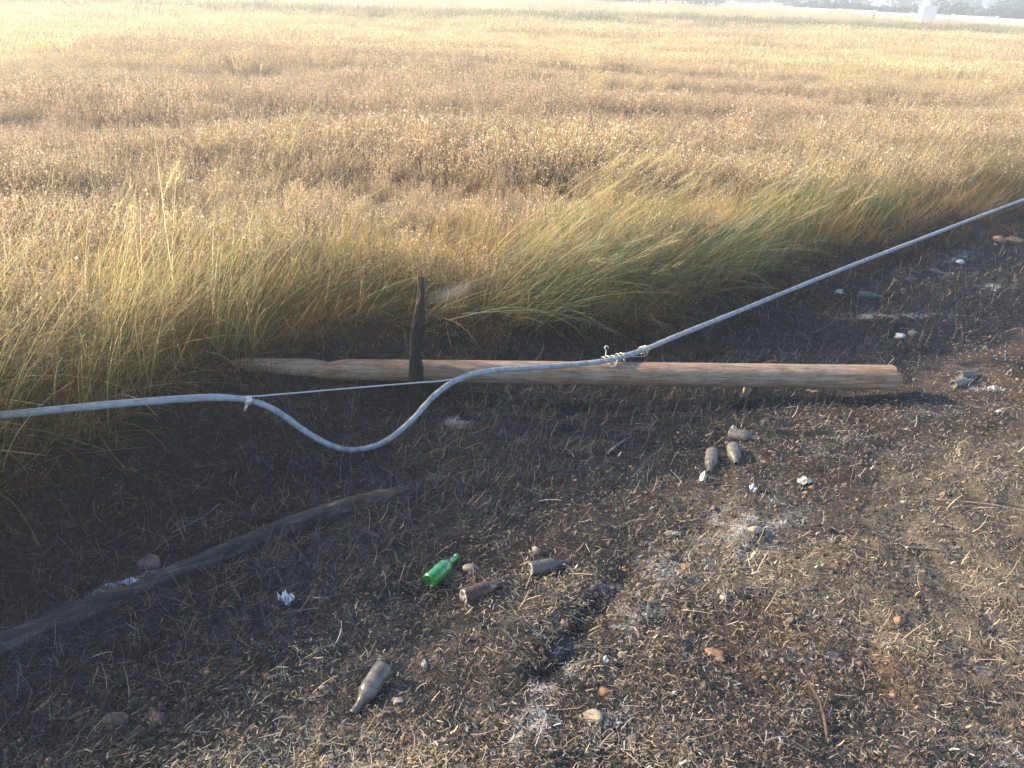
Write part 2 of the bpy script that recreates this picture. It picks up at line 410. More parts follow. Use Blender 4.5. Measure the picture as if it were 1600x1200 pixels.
def straw_clump(nst=60, rad=.14, hmin=.25, hmax=.6, wid=.004, green=.10, lean=.35, gold=(.60, .41, .19)):
    A = Acc(); r = rad*np.sqrt(rng.random(nst)); a = rng.uniform(0, 6.28, nst)
    b0 = np.stack([r*np.cos(a), r*np.sin(a), 0*r-.03], 1); L = rng.uniform(hmin, hmax, nst)
    V, F, tips = ribbons(b0, rng.normal(0, .8, nst), rng.uniform(.05, .75, nst), L, rng.uniform(.5, 1.2, nst)*wid, lean+rng.normal(.2, .4, nst), 4, .5)
    t = np.tile(np.repeat(np.linspace(0, 1, 5), 2), nst)[:, None]
    g = (rng.random(nst) < green)
    top = np.where(g[:, None], np.array([[.17, .20, .07]]), np.array([gold]))*rng.uniform(.6, 1.2, (nst, 1))
    top = np.repeat(top, 10, 0); A.add(V, F, top*(.8+.2*t))
    k = rng.random(nst) < .16; n = k.sum()
    V, F = octas(tips[k], rng.uniform(.002, .0045, n)*wid/.004, 2.0); A.add(V, F, np.repeat(np.array([[.62, .50, .32]])*rng.uniform(.7, 1.1, (n, 1)), 6, 0))
    return A
def leaning_clump(nst=46, rad=.17):
    A = Acc(); r = rad*np.sqrt(rng.random(nst)); a = rng.uniform(0, 6.28, nst)
    b0 = np.stack([r*np.cos(a), r*np.sin(a), 0*r-.03], 1); L = rng.uniform(.45, 1.05, nst)
    V, F, tips = ribbons(b0, rng.normal(0, .45, nst), rng.uniform(.15, .6, nst), L, rng.uniform(.0022, .0065, nst), rng.normal(.5, .4, nst), 7, .25, rng.normal(0, .3, nst))
    t = np.tile(np.repeat(np.linspace(0, 1, 8), 2), nst)[:, None]
    g = rng.random((nst, 1)); c = np.where(g < .25, np.array([[.20, .26, .14]]), np.where(g < .5, np.array([[.46, .44, .24]]), np.array([[.64, .49, .27]])))*rng.uniform(.6, 1.2, (nst, 1))
    A.add(V, F, np.repeat(c, 16, 0)); return A
def far_patch(nst=110, rad=.7, hmin=.2, hmax=.42, wid=.016):
    A = Acc(); r = rad*np.sqrt(rng.random(nst)); a = rng.uniform(0, 6.28, nst)
    b0 = np.stack([r*np.cos(a), r*np.sin(a), 0*r-.05], 1); L = rng.uniform(hmin, hmax, nst)
    V, F, tips = ribbons(b0, rng.uniform(0, 6.28, nst), rng.uniform(0, .5, nst), L, rng.uniform(.6, 1.3, nst)*wid, rng.normal(.2, .5, nst), 2, .4)
    t = np.tile(np.repeat(np.linspace(0, 1, 3), 2), nst)[:, None]
    A.add(V, F, np.repeat(np.array([[.72, .60, .38]])*rng.uniform(.6, 1.2, (nst, 1)), 6, 0)*(.6+.4*t))
    k = rng.random(nst) < .6; n = k.sum(); V, F = octas(tips[k], rng.uniform(.008, .018, n))
    A.add(V, F, np.repeat(np.array([[.84, .76, .58]])*rng.uniform(.7, 1.1, (n, 1)), 6, 0))
    return A
def source_coll(name, accs, mt):
    col = bpy.data.collections.new(name)
    for k, a in enumerate(accs):
        o = bpy.data.objects.new(name+'_source', a.mesh(name+'_source', mt)); col.objects.link(o)
    return col
def scatter(name, x, y, scl, rot, col, tilt=None, dz=None):
    n = len(x); z = T(x, y)
    if dz is not None: z = z+dz
    me = bpy.data.meshes.new(name); me.vertices.add(n)
    me.vertices.foreach_set('co', np.stack([x, y, z], 1).astype(np.float32).ravel())
    a = me.attributes.new('rot', 'FLOAT_VECTOR', 'POINT'); rr = np.zeros((n, 3), np.float32); rr[:, 2] = rot
    if tilt is not None: rr[:, 1] = tilt
    a.data.foreach_set('vector', rr.ravel())
    a = me.attributes.new('scl', 'FLOAT', 'POINT'); a.data.foreach_set('value', scl.astype(np.float32))
    a = me.attributes.new('idx', 'INT', 'POINT'); a.data.foreach_set('value', rng.integers(0, len(col.objects), n).astype(np.int32))
    o = obj(name, me); tag(o, kind='stuff')
    ng = bpy.data.node_groups.new(name+'_nodes', 'GeometryNodeTree')
    ng.interface.new_socket('Geometry', in_out='INPUT', socket_type='NodeSocketGeometry')
    ng.interface.new_socket('Geometry', in_out='OUTPUT', socket_type='NodeSocketGeometry')
    gi = ng.nodes.new('NodeGroupInput'); go = ng.nodes.new('NodeGroupOutput')
    ci = ng.nodes.new('GeometryNodeCollectionInfo'); ci.inputs['Collection'].default_value = col
    ci.inputs['Separate Children'].default_value = True; ci.inputs['Reset Children'].default_value = True
    ip = ng.nodes.new('GeometryNodeInstanceOnPoints'); ip.inputs['Pick Instance'].default_value = True
    def na(nm, tp):
        q = ng.nodes.new('GeometryNodeInputNamedAttribute'); q.data_type = tp; q.inputs['Name'].default_value = nm
        return [s for s in q.outputs if s.enabled and s.name == 'Attribute'][0]
    ng.links.new(gi.outputs[0], ip.inputs['Points']); ng.links.new(ci.outputs[0], ip.inputs['Instance'])
    ng.links.new(na('idx', 'INT'), ip.inputs['Instance Index'])
    ng.links.new(na('rot', 'FLOAT_VECTOR'), ip.inputs['Rotation']); ng.links.new(na('scl', 'FLOAT'), ip.inputs['Scale'])
    ng.links.new(ip.outputs[0], go.inputs[0])
    md = o.modifiers.new('scatter', 'NODES'); md.node_group = ng
    return o
def edge(u):
    return np.interp(u, [-6, .5, 1.15, 2.2, 3.0, 3.7, 6.3, 9, 20], [3.62, 3.66, 4.12, 4.12, 3.82, 3.6, 3.58, 3.58, 3.5])+.34*(vnoise(u, 0*u, 1.6, 8)-.5)+.14*(vnoise(u, 0*u, 6, 9)-.5)
def field_pts(n, ymin, ymax, qmin, spread=.80, ex=5.):
    """points with density falling with distance"""
    t = rng.random(n); r = (ymin**.6+(ymax**.6-ymin**.6)*t)**(1/.6)
    a = R(90)+rng.uniform(-R(42), R(42), n)
    x = r*np.cos(a); y = r*np.sin(a)
    # extra side margin so the field goes on to the left, where it shades the ditch
    k = uq(x, y)[1] > qmin+.3*(vnoise(x, y, 1.7, 5)-.5)
    return x[k], y[k]
def height_mod(x, y): return .56+.74*np.clip((fbm(x*.26+y*.03, y, .8, 3, 60)-.33)*2.6, 0, 1)
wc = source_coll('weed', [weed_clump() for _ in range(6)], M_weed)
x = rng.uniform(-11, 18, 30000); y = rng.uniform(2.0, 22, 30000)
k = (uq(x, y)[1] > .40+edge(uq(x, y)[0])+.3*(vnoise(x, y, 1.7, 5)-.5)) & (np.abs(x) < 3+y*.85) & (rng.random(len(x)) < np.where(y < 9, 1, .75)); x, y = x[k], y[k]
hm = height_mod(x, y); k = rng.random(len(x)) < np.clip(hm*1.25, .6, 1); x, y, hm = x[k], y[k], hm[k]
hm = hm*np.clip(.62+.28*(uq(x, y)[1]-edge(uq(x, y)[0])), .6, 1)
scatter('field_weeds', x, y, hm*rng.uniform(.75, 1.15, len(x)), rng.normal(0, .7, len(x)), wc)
fc = source_coll('far_weed', [far_patch() for _ in range(5)], M_weed)
def farband(n, y0, y1, s):
    t = rng.random(n); y = y0+(y1-y0)*t; x = rng.uniform(-1, 1, n)*(6+y*.82)
    hm = height_mod(x, y); kk = rng.random(n) < np.clip(hm*1.15, .4, 1)
    return x[kk], y[kk], hm[kk]*s*rng.uniform(.8, 1.2, kk.sum())
X_, Y_, S_ = [], [], []
for a in ((9000, 18, 35, .9), (14000, 35, 75, 1.15), (16000, 75, 190, 1.7)):
    x, y, s = farband(*a); X_.append(x); Y_.append(y); S_.append(s)
scatter('distant_field_weeds', np.concatenate(X_), np.concatenate(Y_), np.concatenate(S_), rng.uniform(0, 6.28, sum(map(len, X_))), fc)
# straw margin at the edge of the burn
sc = source_coll('straw_tuft', [straw_clump() for _ in range(5)], M_straw)
n = 1900; u = rng.uniform(-4.5, 20, n); qo = rng.gamma(1.6, .38, n); q = edge(u)+qo
x = u*CU-q*SU; y = u*SU+q*CU; k = (y > .8) & ((u > 2) | (rng.random(n) < .7))
scatter('margin_straw', x[k], y[k], (rng.uniform(.55, 1.05, n)*np.clip(.42+qo*.8, .4, 1)*np.where(u > 6, .8, 1)*(1+.15*np.clip((1.3-u)/.8, 0, 1)))[k], rng.normal(0, .6, n)[k], sc)
# scorched stubble just inside the burn
bc = source_coll('scorched_tuft', [straw_clump(30, .10, .06, .2, .003, 0, .2, (.16, .10, .06)) for _ in range(3)], M_straw)
n = 900; u = rng.uniform(-3, 14, n); q = edge(u)-.12+rng.normal(0, .16, n); x = u*CU-q*SU; y = u*SU+q*CU
scatter('scorched_stubble', x, y, rng.uniform(.5, 1.1, n), rng.uniform(0, 6.28, n), bc)
# ragged green plants among the straw
lc = source_coll('leaning_tuft', [leaning_clump() for _ in range(6)], M_green)
n = 150; u = rng.uniform(-5.5, 1.6, n); q = edge(u)+.08+rng.gamma(1.5, .42, n); x = u*CU-q*SU; y = u*SU+q*CU; k = (y > .6)
scatter('leaning_grass', x[k], y[k], rng.uniform(.65, 1.2, n)[k]*np.clip(1.15-(u[k]-.2)*.25, .6, 1.2), rng.normal(0, .3, n)[k], lc)
n = 200; u = rng.uniform(-4.6, -.35, n); q = edge(u)+rng.gamma(1.6, .35, n)-.05; x = u*CU-q*SU; y = u*SU+q*CU
scatter('added_shade_grass', x, y, rng.uniform(.95, 1.4, n), rng.normal(0, .3, n), lc)  # tall grass added out of view at left to shade the foreground
# tangle of loose dry stems along the foot of the grass
n = 13000; u = rng.uniform(-4.5, 12, n); q = edge(u)-.05+rng.gamma(1.4, .24, n); x = u*CU-q*SU; y = u*SU+q*CU
k = y > .8; x, y, q = x[k], y[k], q[k]; n = len(x)
V, F, _ = ribbons(np.stack([x, y, T(x, y)+rng.uniform(0, .28, n)*np.clip((q-edge(uq(x, y)[0]))*2, 0, 1)], 1), rng.normal(-.2, 1.3, n), rng.uniform(.5, 1.5, n), rng.uniform(.12, .5, n), rng.uniform(.0018, .004, n), rng.normal(.15, .5, n), 4, .5, rng.normal(0, .4, n))
A = Acc(); c = np.where(rng.random((n, 1)) < .28, np.array([[.20, .23, .10]]), np.array([[.58, .41, .22]]))*rng.uniform(.4, 1.25, (n, 1))
A.add(V, F, np.repeat(c, 10, 0)); o = obj('tangled_stems', A.mesh('tangled_stems', M_straw)); tag(o, kind='stuff')
gc = source_coll('green_tuft', [straw_clump(40, .12, .3, .7, .006, .85, .55, (.30, .28, .12)) for _ in range(4)], M_green)
n = 330; u = rng.uniform(-4, 13, n); q = edge(u)+.15+rng.gamma(2.0, .22, n); x = u*CU-q*SU; y = u*SU+q*CU
k = (fbm(x, y, .9, 2, 77) > .46) & (y > .8)
scatter('green_margin_grass', x[k], y[k], rng.uniform(.6, 1.05, n)[k], rng.normal(.0, .4, n)[k], gc)

# tall green clumps, each one a thing
def tall_clump(px, py, nb, hmin, hmax, rad, lean, bend, label, greenf=.6, azm=0., w=.007):
    g = G(px, py); nbv = nb
    r = rad*np.sqrt(rng.random(nb)); a = rng.uniform(0, 6.28, nb)
    bx = r*np.cos(a)*1.3; by = r*np.sin(a)
    b0 = np.stack([bx, by, T(g.x+bx, g.y+by)-g.z-.03], 1); L = rng.uniform(hmin, hmax, nb)
    V, F, tips = ribbons(b0, azm+rng.normal(0, .35, nb), lean+rng.normal(0, .14, nb), L, w*rng.uniform(.5, 1.2, nb), bend+rng.normal(0, .4, nb), 9, .12, rng.normal(0, .3, nb))
    t = np.tile(np.repeat(np.linspace(0, 1, 10), 2), nb)[:, None]
    gcol = np.array([[.135, .195, .115]]); ycol = np.array([[.56, .51, .30]])
    c = np.where(rng.random((nb, 1)) < greenf, gcol, ycol)*rng.uniform(.65, 1.25, (nb, 1))
    A = Acc(); A.add(V, F, np.repeat(c, 20, 0)*(.8+.25*t))
    o = obj('tall_grass_clump', A.mesh('tall_grass_clump', M_green)); o.location = g
    tag(o, label, 'tall grass', 'tall grass clumps leaning over the edge of the burn')
    # seed panicles on some stems
    ns = max(3, nb//12); L = rng.uniform(hmax*.75, hmax*1.02, ns); b1 = b0[:ns]
    az = azm+rng.normal(0, .25, ns)
    V, F, tips = ribbons(b1, az, lean*.8+rng.normal(0, .1, ns), L, np.full(ns, .004), bend*.6+rng.normal(0, .1, ns), 8, .5)
    A = Acc(); A.add(V, F, np.array([.50, .43, .22]))
    for tp, a_, ln in zip(tips, az, L):
        m_ = 26; s = rng.random(m_)
        th = lean*.8+bend*.6; d = np.array([math.sin(th)*math.cos(a_), math.sin(th)*math.sin(a_), math.cos(th)])
        bb = tp[None]-d[None]*(s[:, None]*.20)
        V, F, _ = ribbons(bb, a_+rng.normal(0, .3, m_), th+rng.normal(.15, .3, m_), rng.uniform(.03, .09, m_), np.full(m_, .004), rng.normal(.2, .2, m_), 2, .4)
        A.add(V, F, np.array([.52, .45, .26])*rng.uniform(.8, 1.1))
    s_ = obj('seed_stalks', A.mesh('seed_stalks', M_green), o); s_['label'] = 'pale seed stalks rising from the clump'
for a in [
    (175, 570, 120, .6, 1.3, .26, .45, .6, 'tall yellow green grass clump with upright stalks left of the charred post', .35, 0., .0055),
    (320, 545, 120, .8, 1.6, .20, .38, .60, 'tallest grass clump, its pale stems rising above the left end of the pole', .3, 0., .0055),
    (60, 640, 100, .6, 1.15, .30, .55, .8, 'broad grass clump at the left edge behind the grey cable', .45, 0., .006),
    (-160, 660, 180, .8, 1.45, .45, .5, .8, 'grass clump half cut off by the left edge of the view', .45, 0., .007),
    (440, 515, 110, .45, 1.2, .25, .6, .8, 'low green grass clump just behind the left end of the pole', .5, 0., .005),
    (600, 500, 120, .45, .95, .28, .75, .8, 'bent green grass clump right behind the charred post', .5, 0., .005),
    (770, 492, 230, .5, 1.25, .28, .85, .8, 'drooping green grass clump right of the charred post, hanging to the black ground', .7, 0., .005),
    (800, 462, 380, .7, 1.65, .34, .75, .65, 'big windswept green grass clump in the middle of the burn edge', .88, 0., .0055),
    (950, 450, 340, .7, 1.5, .34, .80, .70, 'windswept grey green grass clump above the cable tie', .9, 0., .0055),
    (1080, 412, 230, .6, 1.3, .28, .85, .65, 'green grass clump bowing right towards the rising cable', .85, 0., .006),
    (1230, 350, 60, .6, 1.3, .5, .45, .5, 'thin clump with upright pale stalks behind the orange straw', .3, 0., .006),
    (1400, 300, 70, .6, 1.4, .6, .4, .4, 'far thin clump standing at the field edge near the pale block', .4, 0., .007)]:
    tall_clump(*a)
# a few long single blades arching over the black ditch
def blades(name, specs, label):
    A = Acc(); g0 = None
    for pts, w in specs:
        P_ = catmull([D(*p) for p in pts], 6); g0 = g0 or P_[0].copy()
        V = []; n = len(P_)
        for k, p in enumerate(P_):
            t = (P_[min(k+1, n-1)]-P_[max(k-1, 0)]).normalized(); sd = t.cross(Vector((0, -.5, .85))).normalized()
            ww = w*(1-.85*k/n)*.38; V += [p-sd*ww-g0, p+sd*ww-g0]
        F = np.array([[2*k, 2*k+1, 2*k+3, 2*k+2] for k in range(n-1)])
        A.add(np.array([list(v) for v in V]), F, np.array([.20, .215, .125])*rng.uniform(.6, 1.0))
    o = obj(name, A.mesh(name, M_green)); o.location = g0; tag(o, label, 'grass blades', 'long grass blades over the ditch')
blades('grass_blades', [([(-60, 750, 3.1), (10, 778, 3.0), (45, 820, 2.9), (70, 868, 2.85)], .010)], 'single pale green blade curving down at the left edge')
blades('grass_blades', [([(-40, 668, 3.5), (60, 672, 3.4), (130, 692, 3.35), (175, 706, 3.3)], .012), ([(60, 648, 3.6), (120, 655, 3.5), (170, 676, 3.45), (225, 695, 3.4)], .011), ([(-30, 680, 3.5), (50, 680, 3.4), (110, 695, 3.35), (190, 722, 3.3)], .009), ([(60, 672, 3.6), (150, 660, 3.5), (210, 662, 3.5), (272, 671, 3.45)], .007)], 'long green blades below the cable, arching over the black ditch')
blades('grass_blades', [([(-40, 600, 3.5), (90, 565, 3.5), (190, 548, 3.5), (285, 562, 3.5)], .008), ([(0, 470, 3.9), (120, 520, 3.8), (220, 500, 3.8), (330, 478, 3.8)], .01)], 'pale blades arching across the grass above the left cable')
blades('grass_blades', [([(700, 500, 4.7), (800, 480, 4.6), (880, 500, 4.55), (920, 535, 4.5)], .010), ([(720, 490, 4.7), (840, 485, 4.6), (920, 505, 4.6), (965, 520, 4.55)], .010), ([(780, 488, 4.7), (870, 490, 4.65), (940, 508, 4.6), (975, 522, 4.6)], .008), ([(690, 480, 4.7), (770, 452, 4.6), (850, 462, 4.6), (925, 500, 4.5)], .008)], 'drooping green blades that touch the black ground above the cable tie')

# ------------------------------------------------------------------ fallen pole
Mw, nt, b = mat('weathered_wood', rough=.75, spec=.2)
tc = gen(nt); mp = N(nt, 'ShaderNodeMapping'); mp.inputs['Scale'].default_value = (1.6, 20, 20); nt.links.new(tc, mp.inputs[0])
w1 = noise(nt, 3.6, 10, mp.outputs[0], .65); w1.inputs['Distortion'].default_value = 1.2
w2 = noise(nt, 1.6, 3, tc)
wr = ramp(nt, w1.outputs[0], [(.3, (.17, .135, .105)), (.48, (.33, .28, .225)), (.62, (.43, .375, .31)), (.75, (.52, .47, .40))]).outputs[0]
wr2 = ramp(nt, w1.outputs[0], [(.3, (.19, .125, .08)), (.6, (.43, .31, .205)), (.8, (.52, .41, .30))]).outputs[0]
cw = mix(nt, ramp(nt, w2.outputs[0], [(.38, 0.), (.62, 1.)]).outputs[0], wr, wr2)
mp2 = N(nt, 'ShaderNodeMapping'); mp2.inputs['Scale'].default_value = (1.1, 34, 34); nt.links.new(tc, mp2.inputs[0])
w3 = noise(nt, 2.0, 3, mp2.outputs[0], .5); crk = ramp(nt, w3.outputs[0], [(.480, 1.), (.497, .6), (.503, .6), (.52, 1.)]).outputs[0]
gr_ = noise(nt, 9, 4, tc, .7); dirt = ramp(nt, gr_.outputs[0], [(.3, (.68, .64, .60)), (.55, (1, 1, 1))]).outputs[0]
cw = mix(nt, 1., mix(nt, 1., cw, crk, 'MULTIPLY'), dirt, 'MULTIPLY'); cw = mix(nt, 1., cw, (.88, .80, .76), 'MULTIPLY')
nt.links.new(cw, b.inputs['Base Color']); bump(nt, b, crk, .003, .7)
eR = D(1408, 590, 4.60); eL = D(372, 573, 4.62)
eR.z = float(T(eR.x, eR.y))+.075
d_ = ray(1400, 590); t_ = (.085-CAMH)/d_[2]; eR = Vector((d_[0]*t_, d_[1]*t_, .085))
d_ = ray(374, 575); t_ = (.02-CAMH)/d_[2]; eL = Vector((d_[0]*t_, d_[1]*t_, .02))
ax = (eR-eL); Lp = ax.length
poleR = root('fallen_pole', eL)
poleR.rotation_euler = ax.to_track_quat('X', 'Z').to_euler()
tag(poleR, 'fallen round wooden utility pole lying across the black ditch under the cable', 'wooden pole')
ns_, sg = 120, 40; V = []; F = []
r0, r1 = .056, .0715
for k in range(ns_+1):
    s = k/ns_; xx = s*Lp
    for j in range(sg):
        an = 2*math.pi*j/sg; r = r0+(r1-r0)*s**.8
        r += .0022*float(vnoise(xx*1.3, math.cos(an)*1.5+3, 1, 4)-.5)+.0016*float(vnoise(xx*4, math.sin(an)*9+5+math.cos(an)*7, 1, 6)-.5)
        hy, hz = math.cos(an), math.sin(an)
        # charred notch bitten out of the top at px ~515
        dn = (xx-.50)/.055
        if hz > 0: r -= .022*math.exp(-dn*dn)*hz**2*(1+.6*vnoise(xx*30, an*5))
        r -= .004*max(0, 1-abs(((an/(2*math.pi)*7+.13*math.sin(xx*.8)) % 1)-.5)*26)*(.5+.5*math.sin(xx*1.7+j//8))*(hz > -.2)
        xo = xx
        if k == ns_: xo += .016*float(vnoise(hy*3+7, hz*3+7, 1.5, 3)-.5)-.020*(hz > .15)*(hy > -.6)*1.0
        if k == 0: xo += -.03*float(vnoise(hy*3, hz*3, 2, 3))
        V.append((xo, hy*r, hz*r))
for k in range(ns_):
    for j in range(sg):
        j2 = (j+1) % sg; F.append((k*sg+j, (k+1)*sg+j, (k+1)*sg+j2, k*sg+j2))
obj('shaft', pymesh('shaft', V, F, Mw), poleR)
# sawn end with rough rings
Me, nt, b = mat('sawn_wood_end', rough=.9, spec=.1)
tc = gen(nt); w = N(nt, 'ShaderNodeTexWave', wave_type='RINGS', rings_direction='X'); w.inputs['Scale'].default_value = 42; w.inputs['Distortion'].default_value = 2; nt.links.new(tc, w.inputs[0])
nt.links.new(ramp(nt, w.outputs[0], [(.2, (.12, .105, .085)), (.8, (.30, .25, .19))]).outputs[0], b.inputs['Base Color']); bump(nt, b, w.outputs[0], .004)
for nm, kk, sx in (('sawn_end', ns_, 1), ('buried_end', 0, -1)):
    rim = [Vector(v) for v in V[kk*sg:(kk+1)*sg]]; VV = list(rim); rr_ = [.8, .55, .3]
    for f_ in rr_:
        for v in rim: VV.append(Vector((v.x+sx*(.004+.006*random.random()) - sx*.0, v.y*f_, v.z*f_)))
    VV.append(Vector((rim[0].x+sx*.008, 0, 0))); FF = []
    for l in range(3):
        for j in range(sg):
            j2 = (j+1) % sg; f_ = (l*sg+j, l*sg+j2, (l+1)*sg+j2, (l+1)*sg+j); FF.append(f_ if sx < 0 else f_[::-1])
    for j in range(sg): FF.append((3*sg+j, 3*sg+(j+1) % sg, 4*sg))
    obj(nm, pymesh(nm, VV, FF, Me, False), poleR)
# ------------------------------------------------------------------ charred post
Mc, nt, b = mat('charred_wood', rough=.85, spec=.35)
tc = gen(nt); mp = N(nt, 'ShaderNodeMapping'); mp.inputs['Scale'].default_value = (30, 30, 6); nt.links.new(tc, mp.inputs[0])
w1 = noise(nt, 2.2, 8, mp.outputs[0], .7); v1 = N(nt, 'ShaderNodeTexVoronoi', feature='DISTANCE_TO_EDGE'); v1.inputs['Scale'].default_value = 1.6; nt.links.new(mp.outputs[0], v1.inputs[0])
sz = N(nt, 'ShaderNodeSeparateXYZ'); nt.links.new(tc, sz.inputs[0])
cc = ramp(nt, w1.outputs[0], [(.35, (.007, .006, .006)), (.58, (.020, .015, .013)), (.78, (.08, .055, .04))]).outputs[0]
brn = ramp(nt, w1.outputs[0], [(.3, (.015, .011, .009)), (.7, (.07, .042, .03))]).outputs[0]
mr = N(nt, 'ShaderNodeMapRange'); nt.links.new(sz.outputs[2], mr.inputs[0]); mr.inputs[1].default_value = .50; mr.inputs[2].default_value = .70; 
nt.links.new(mix(nt, mr.outputs[0], cc, brn), b.inputs['Base Color']); bump(nt, b, v1.outputs[0], .006)
pb = G(646, 648); hgt = .72
topd = D(660, 436, (pb-Vector((0, 0, CAMH))).dot(-Vector((m[0][2], m[1][2], m[2][2])))-.30*0)
# top point straight above with a slight lean: intersect the view ray with the plane y = pb.y
d_ = ray(659, 438); t_ = (pb.y+.01)/d_[1]; tp = Vector((d_[0]*t_, d_[1]*t_, d_[2]*t_+CAMH)); hgt = tp.z-pb.z
postR = root('charred_post', pb); tag(postR, 'thin charred broken post standing upright in the black ditch before the pole', 'burnt post')
V = []; F = []; ns_ = 70; sg = 18
prof = [(-.08, .041, .036), (0, .040, .036), (.10, .036, .033), (.25, .032, .030), (.36, .038, .032), (.42, .030, .026), (.55, .031, .027), (.68, .034, .026), (.76, .026, .022), (.86, .020, .018), (.93, .019, .015), (1.0, .013, .010)]
ps_ = np.array(prof)
for k in range(ns_+1):
    s = -.08+1.08*k/ns_; z = s*hgt; ra = np.interp(s, ps_[:, 0], ps_[:, 1]); rb = np.interp(s, ps_[:, 0], ps_[:, 2])
    cx = (tp.x-pb.x)*s*.8+.006*math.sin(s*9)+.008*max(0, s-.75)*4; cy = .01*s
    for j in range(sg):
        an = 2*math.pi*j/sg
        jn = 1+.55*(float(vnoise(s*14, math.cos(an)*2+math.sin(an)*3+9, 1, 2))-.5)+.34*(float(vnoise(s*38, j*.9, 1, 5))-.5)
        zz = z+(.03*float(vnoise(j*1.3, 2, 1, 8)) if k == ns_ else 0)
        V.append((cx+ra*math.cos(an)*jn, cy+rb*math.sin(an)*jn, zz))
for k in range(ns_):
    for j in range(sg):
        j2 = (j+1) % sg; F.append((k*sg+j, k*sg+j2, (k+1)*sg+j2, (k+1)*sg+j))
F.append(tuple(ns_*sg+j for j in range(sg)))
obj('charred_trunk', pymesh('charred_trunk', V, F, Mc), postR)
Ms, nt, b = mat('splintered_wood', (.26, .14, .085), .8, .2)
sx = (tp.x-pb.x)*.8
for (dx, dy, h, r) in ((-.006, 0, .06, .0045), (.004, .004, .085, .005), (.010, -.003, .045, .004)):
    Vt, Ft = tube([(sx+dx, .01+dy, hgt-.03), (sx+dx*1.2, .01+dy, hgt+h*.5), (sx+dx*1.5+.003, .01+dy, hgt+h)], [r, r*.8, r*.15], 6)
    obj('splinter', pymesh('splinter', Vt, Ft, Ms, False), postR)
# ------------------------------------------------------------------ charred log along the ditch
Ml, nt, b = mat('charred_log', rough=.9, spec=.25)
tc = gen(nt); mp = N(nt, 'ShaderNodeMapping'); mp.inputs['Scale'].default_value = (3, 18, 18); nt.links.new(tc, mp.inputs[0])
w1 = noise(nt, 2.5, 8, mp.outputs[0], .7)
nt.links.new(ramp(nt, w1.outputs[0], [(.3, (.012, .012, .013)), (.5, (.045, .041, .040)), (.68, (.15, .125, .11))]).outputs[0], b.inputs['Base Color']); bump(nt, b, w1.outputs[0], .012, 1)
lp = [(-330, 1150), (-120, 1060), (0, 1018), (150, 955), (300, 893), (430, 838), (540, 800), (640, 775)]
LP = catmull([G(px, py, .014) for px, py in lp], 10)
rad = [.044+.004*math.sin(k*.13)+.0015*random.random() for k in range(len(LP))]
for k in range(5): rad[-1-k] *= .82+.036*k
Vt, Ft = tube(LP, rad, 20); g0 = LP[40].copy()
Vt = [Vector(v)+Vector((0, 0, 1))*(.014*(float(vnoise(v[0]*5, v[1]*5, 1, 3))-.5)+.012*(float(vnoise(v[0]*38, v[1]*38+v[2]*60, 1, 4))-.5))-g0 for v in Vt]
rm = Matrix.Rotation(R(-40), 3, 'Z'); Vt = [rm @ v for v in Vt]      # the log's own x axis runs along it, so its grain does too
lo = obj('charred_log', pymesh('charred_log', Vt, Ft, Ml)); lo.location = g0; lo.rotation_euler = (0, 0, R(40))
tag(lo, 'long blackened log half sunk in the burnt ground at lower left', 'burnt log')
# ------------------------------------------------------------------ cable
Mcab, nt, b = mat('cable_sheath', (.36, .39, .43), .55, .3)
n1 = noise(nt, 30, 4, pos(nt)); nt.links.new(ramp(nt, n1.outputs[0], [(.3, (.15, .16, .17)), (.5, (.27, .29, .315)), (.75, (.36, .38, .40))]).outputs[0], b.inputs['Base Color'])
Mwire, nt, b = mat('galvanised_wire', (.42, .43, .45), .45, .5, .5)
Mtie, nt, b = mat('metal_tie', (.62, .58, .50), .4, .5, .6)
cabpts = [(-1500, 730, 3.5), (-500, 690, 3.45), (-100, 660, 3.45), (0, 650, 3.5), (110, 639, 3.55), (220, 629, 3.62), (330, 622, 3.72), (385, 625, 3.78), (430, 641, 3.84), (480, 676, 3.92), (520, 697, 3.98), (556, 703, 4.02), (600, 691, 4.05), (640, 660, 4.09), (680, 617, 4.14), (720, 591, 4.2), (770, 579, 4.28), (840, 574, 4.36), (900, 569, 4.42), (955, 562, 4.46), (1010, 545, 4.60), (1060, 524, 4.78), (1150, 488, 5.14), (1300, 427, 5.89), (1450, 369, 6.89), (1600, 312, 8.3), (1800, 240, 11.4), (1950, 180, 15.9)]
CP = catmull([D(*p) for p in cabpts], 8)
g0 = D(955, 562, 4.46); cabR = root('fallen_cable', g0)
tag(cabR, 'thick grey cable sagging in a curve past the post, then rising right over the pole', 'cable')
def loc_tube(nm, pts, r, mt, seg=12, par=cabR, o0=None):
    o0 = g0 if o0 is None else o0
    V, F = tube([Vector(p)-o0 for p in pts], r, seg); return obj(nm, pymesh(nm, V, F, mt), par)
loc_tube('sheath', CP, [.0148+.0008*math.sin(k*1.7) for k in range(len(CP))], Mcab, 14)
# support wire: rides on top of the cable left of the clamp, leaves it and runs straight, rejoins right
def offs(pts, k): return [D(p[0], p[1]-k*13/p[2]*.32*4, p[2]) for p in pts]
wl = [D(p[0], p[1]-5.5*3.7/p[2], p[2]) for p in cabpts[1:8]]
wm = [D(450, 615, 3.85), D(520, 609, 3.93), D(640, 599, 4.06), D(700, 594, 4.13)]
loc_tube('support_wire', catmull(wl+wm+[D(745, 583, 4.22)], 6), .0042, Mwire, 8)
wr_ = [D(p[0], p[1]-14/p[2], p[2]) for p in cabpts[16:]]
loc_tube('support_wire', catmull(wr_, 6), .0038, Mwire, 8)
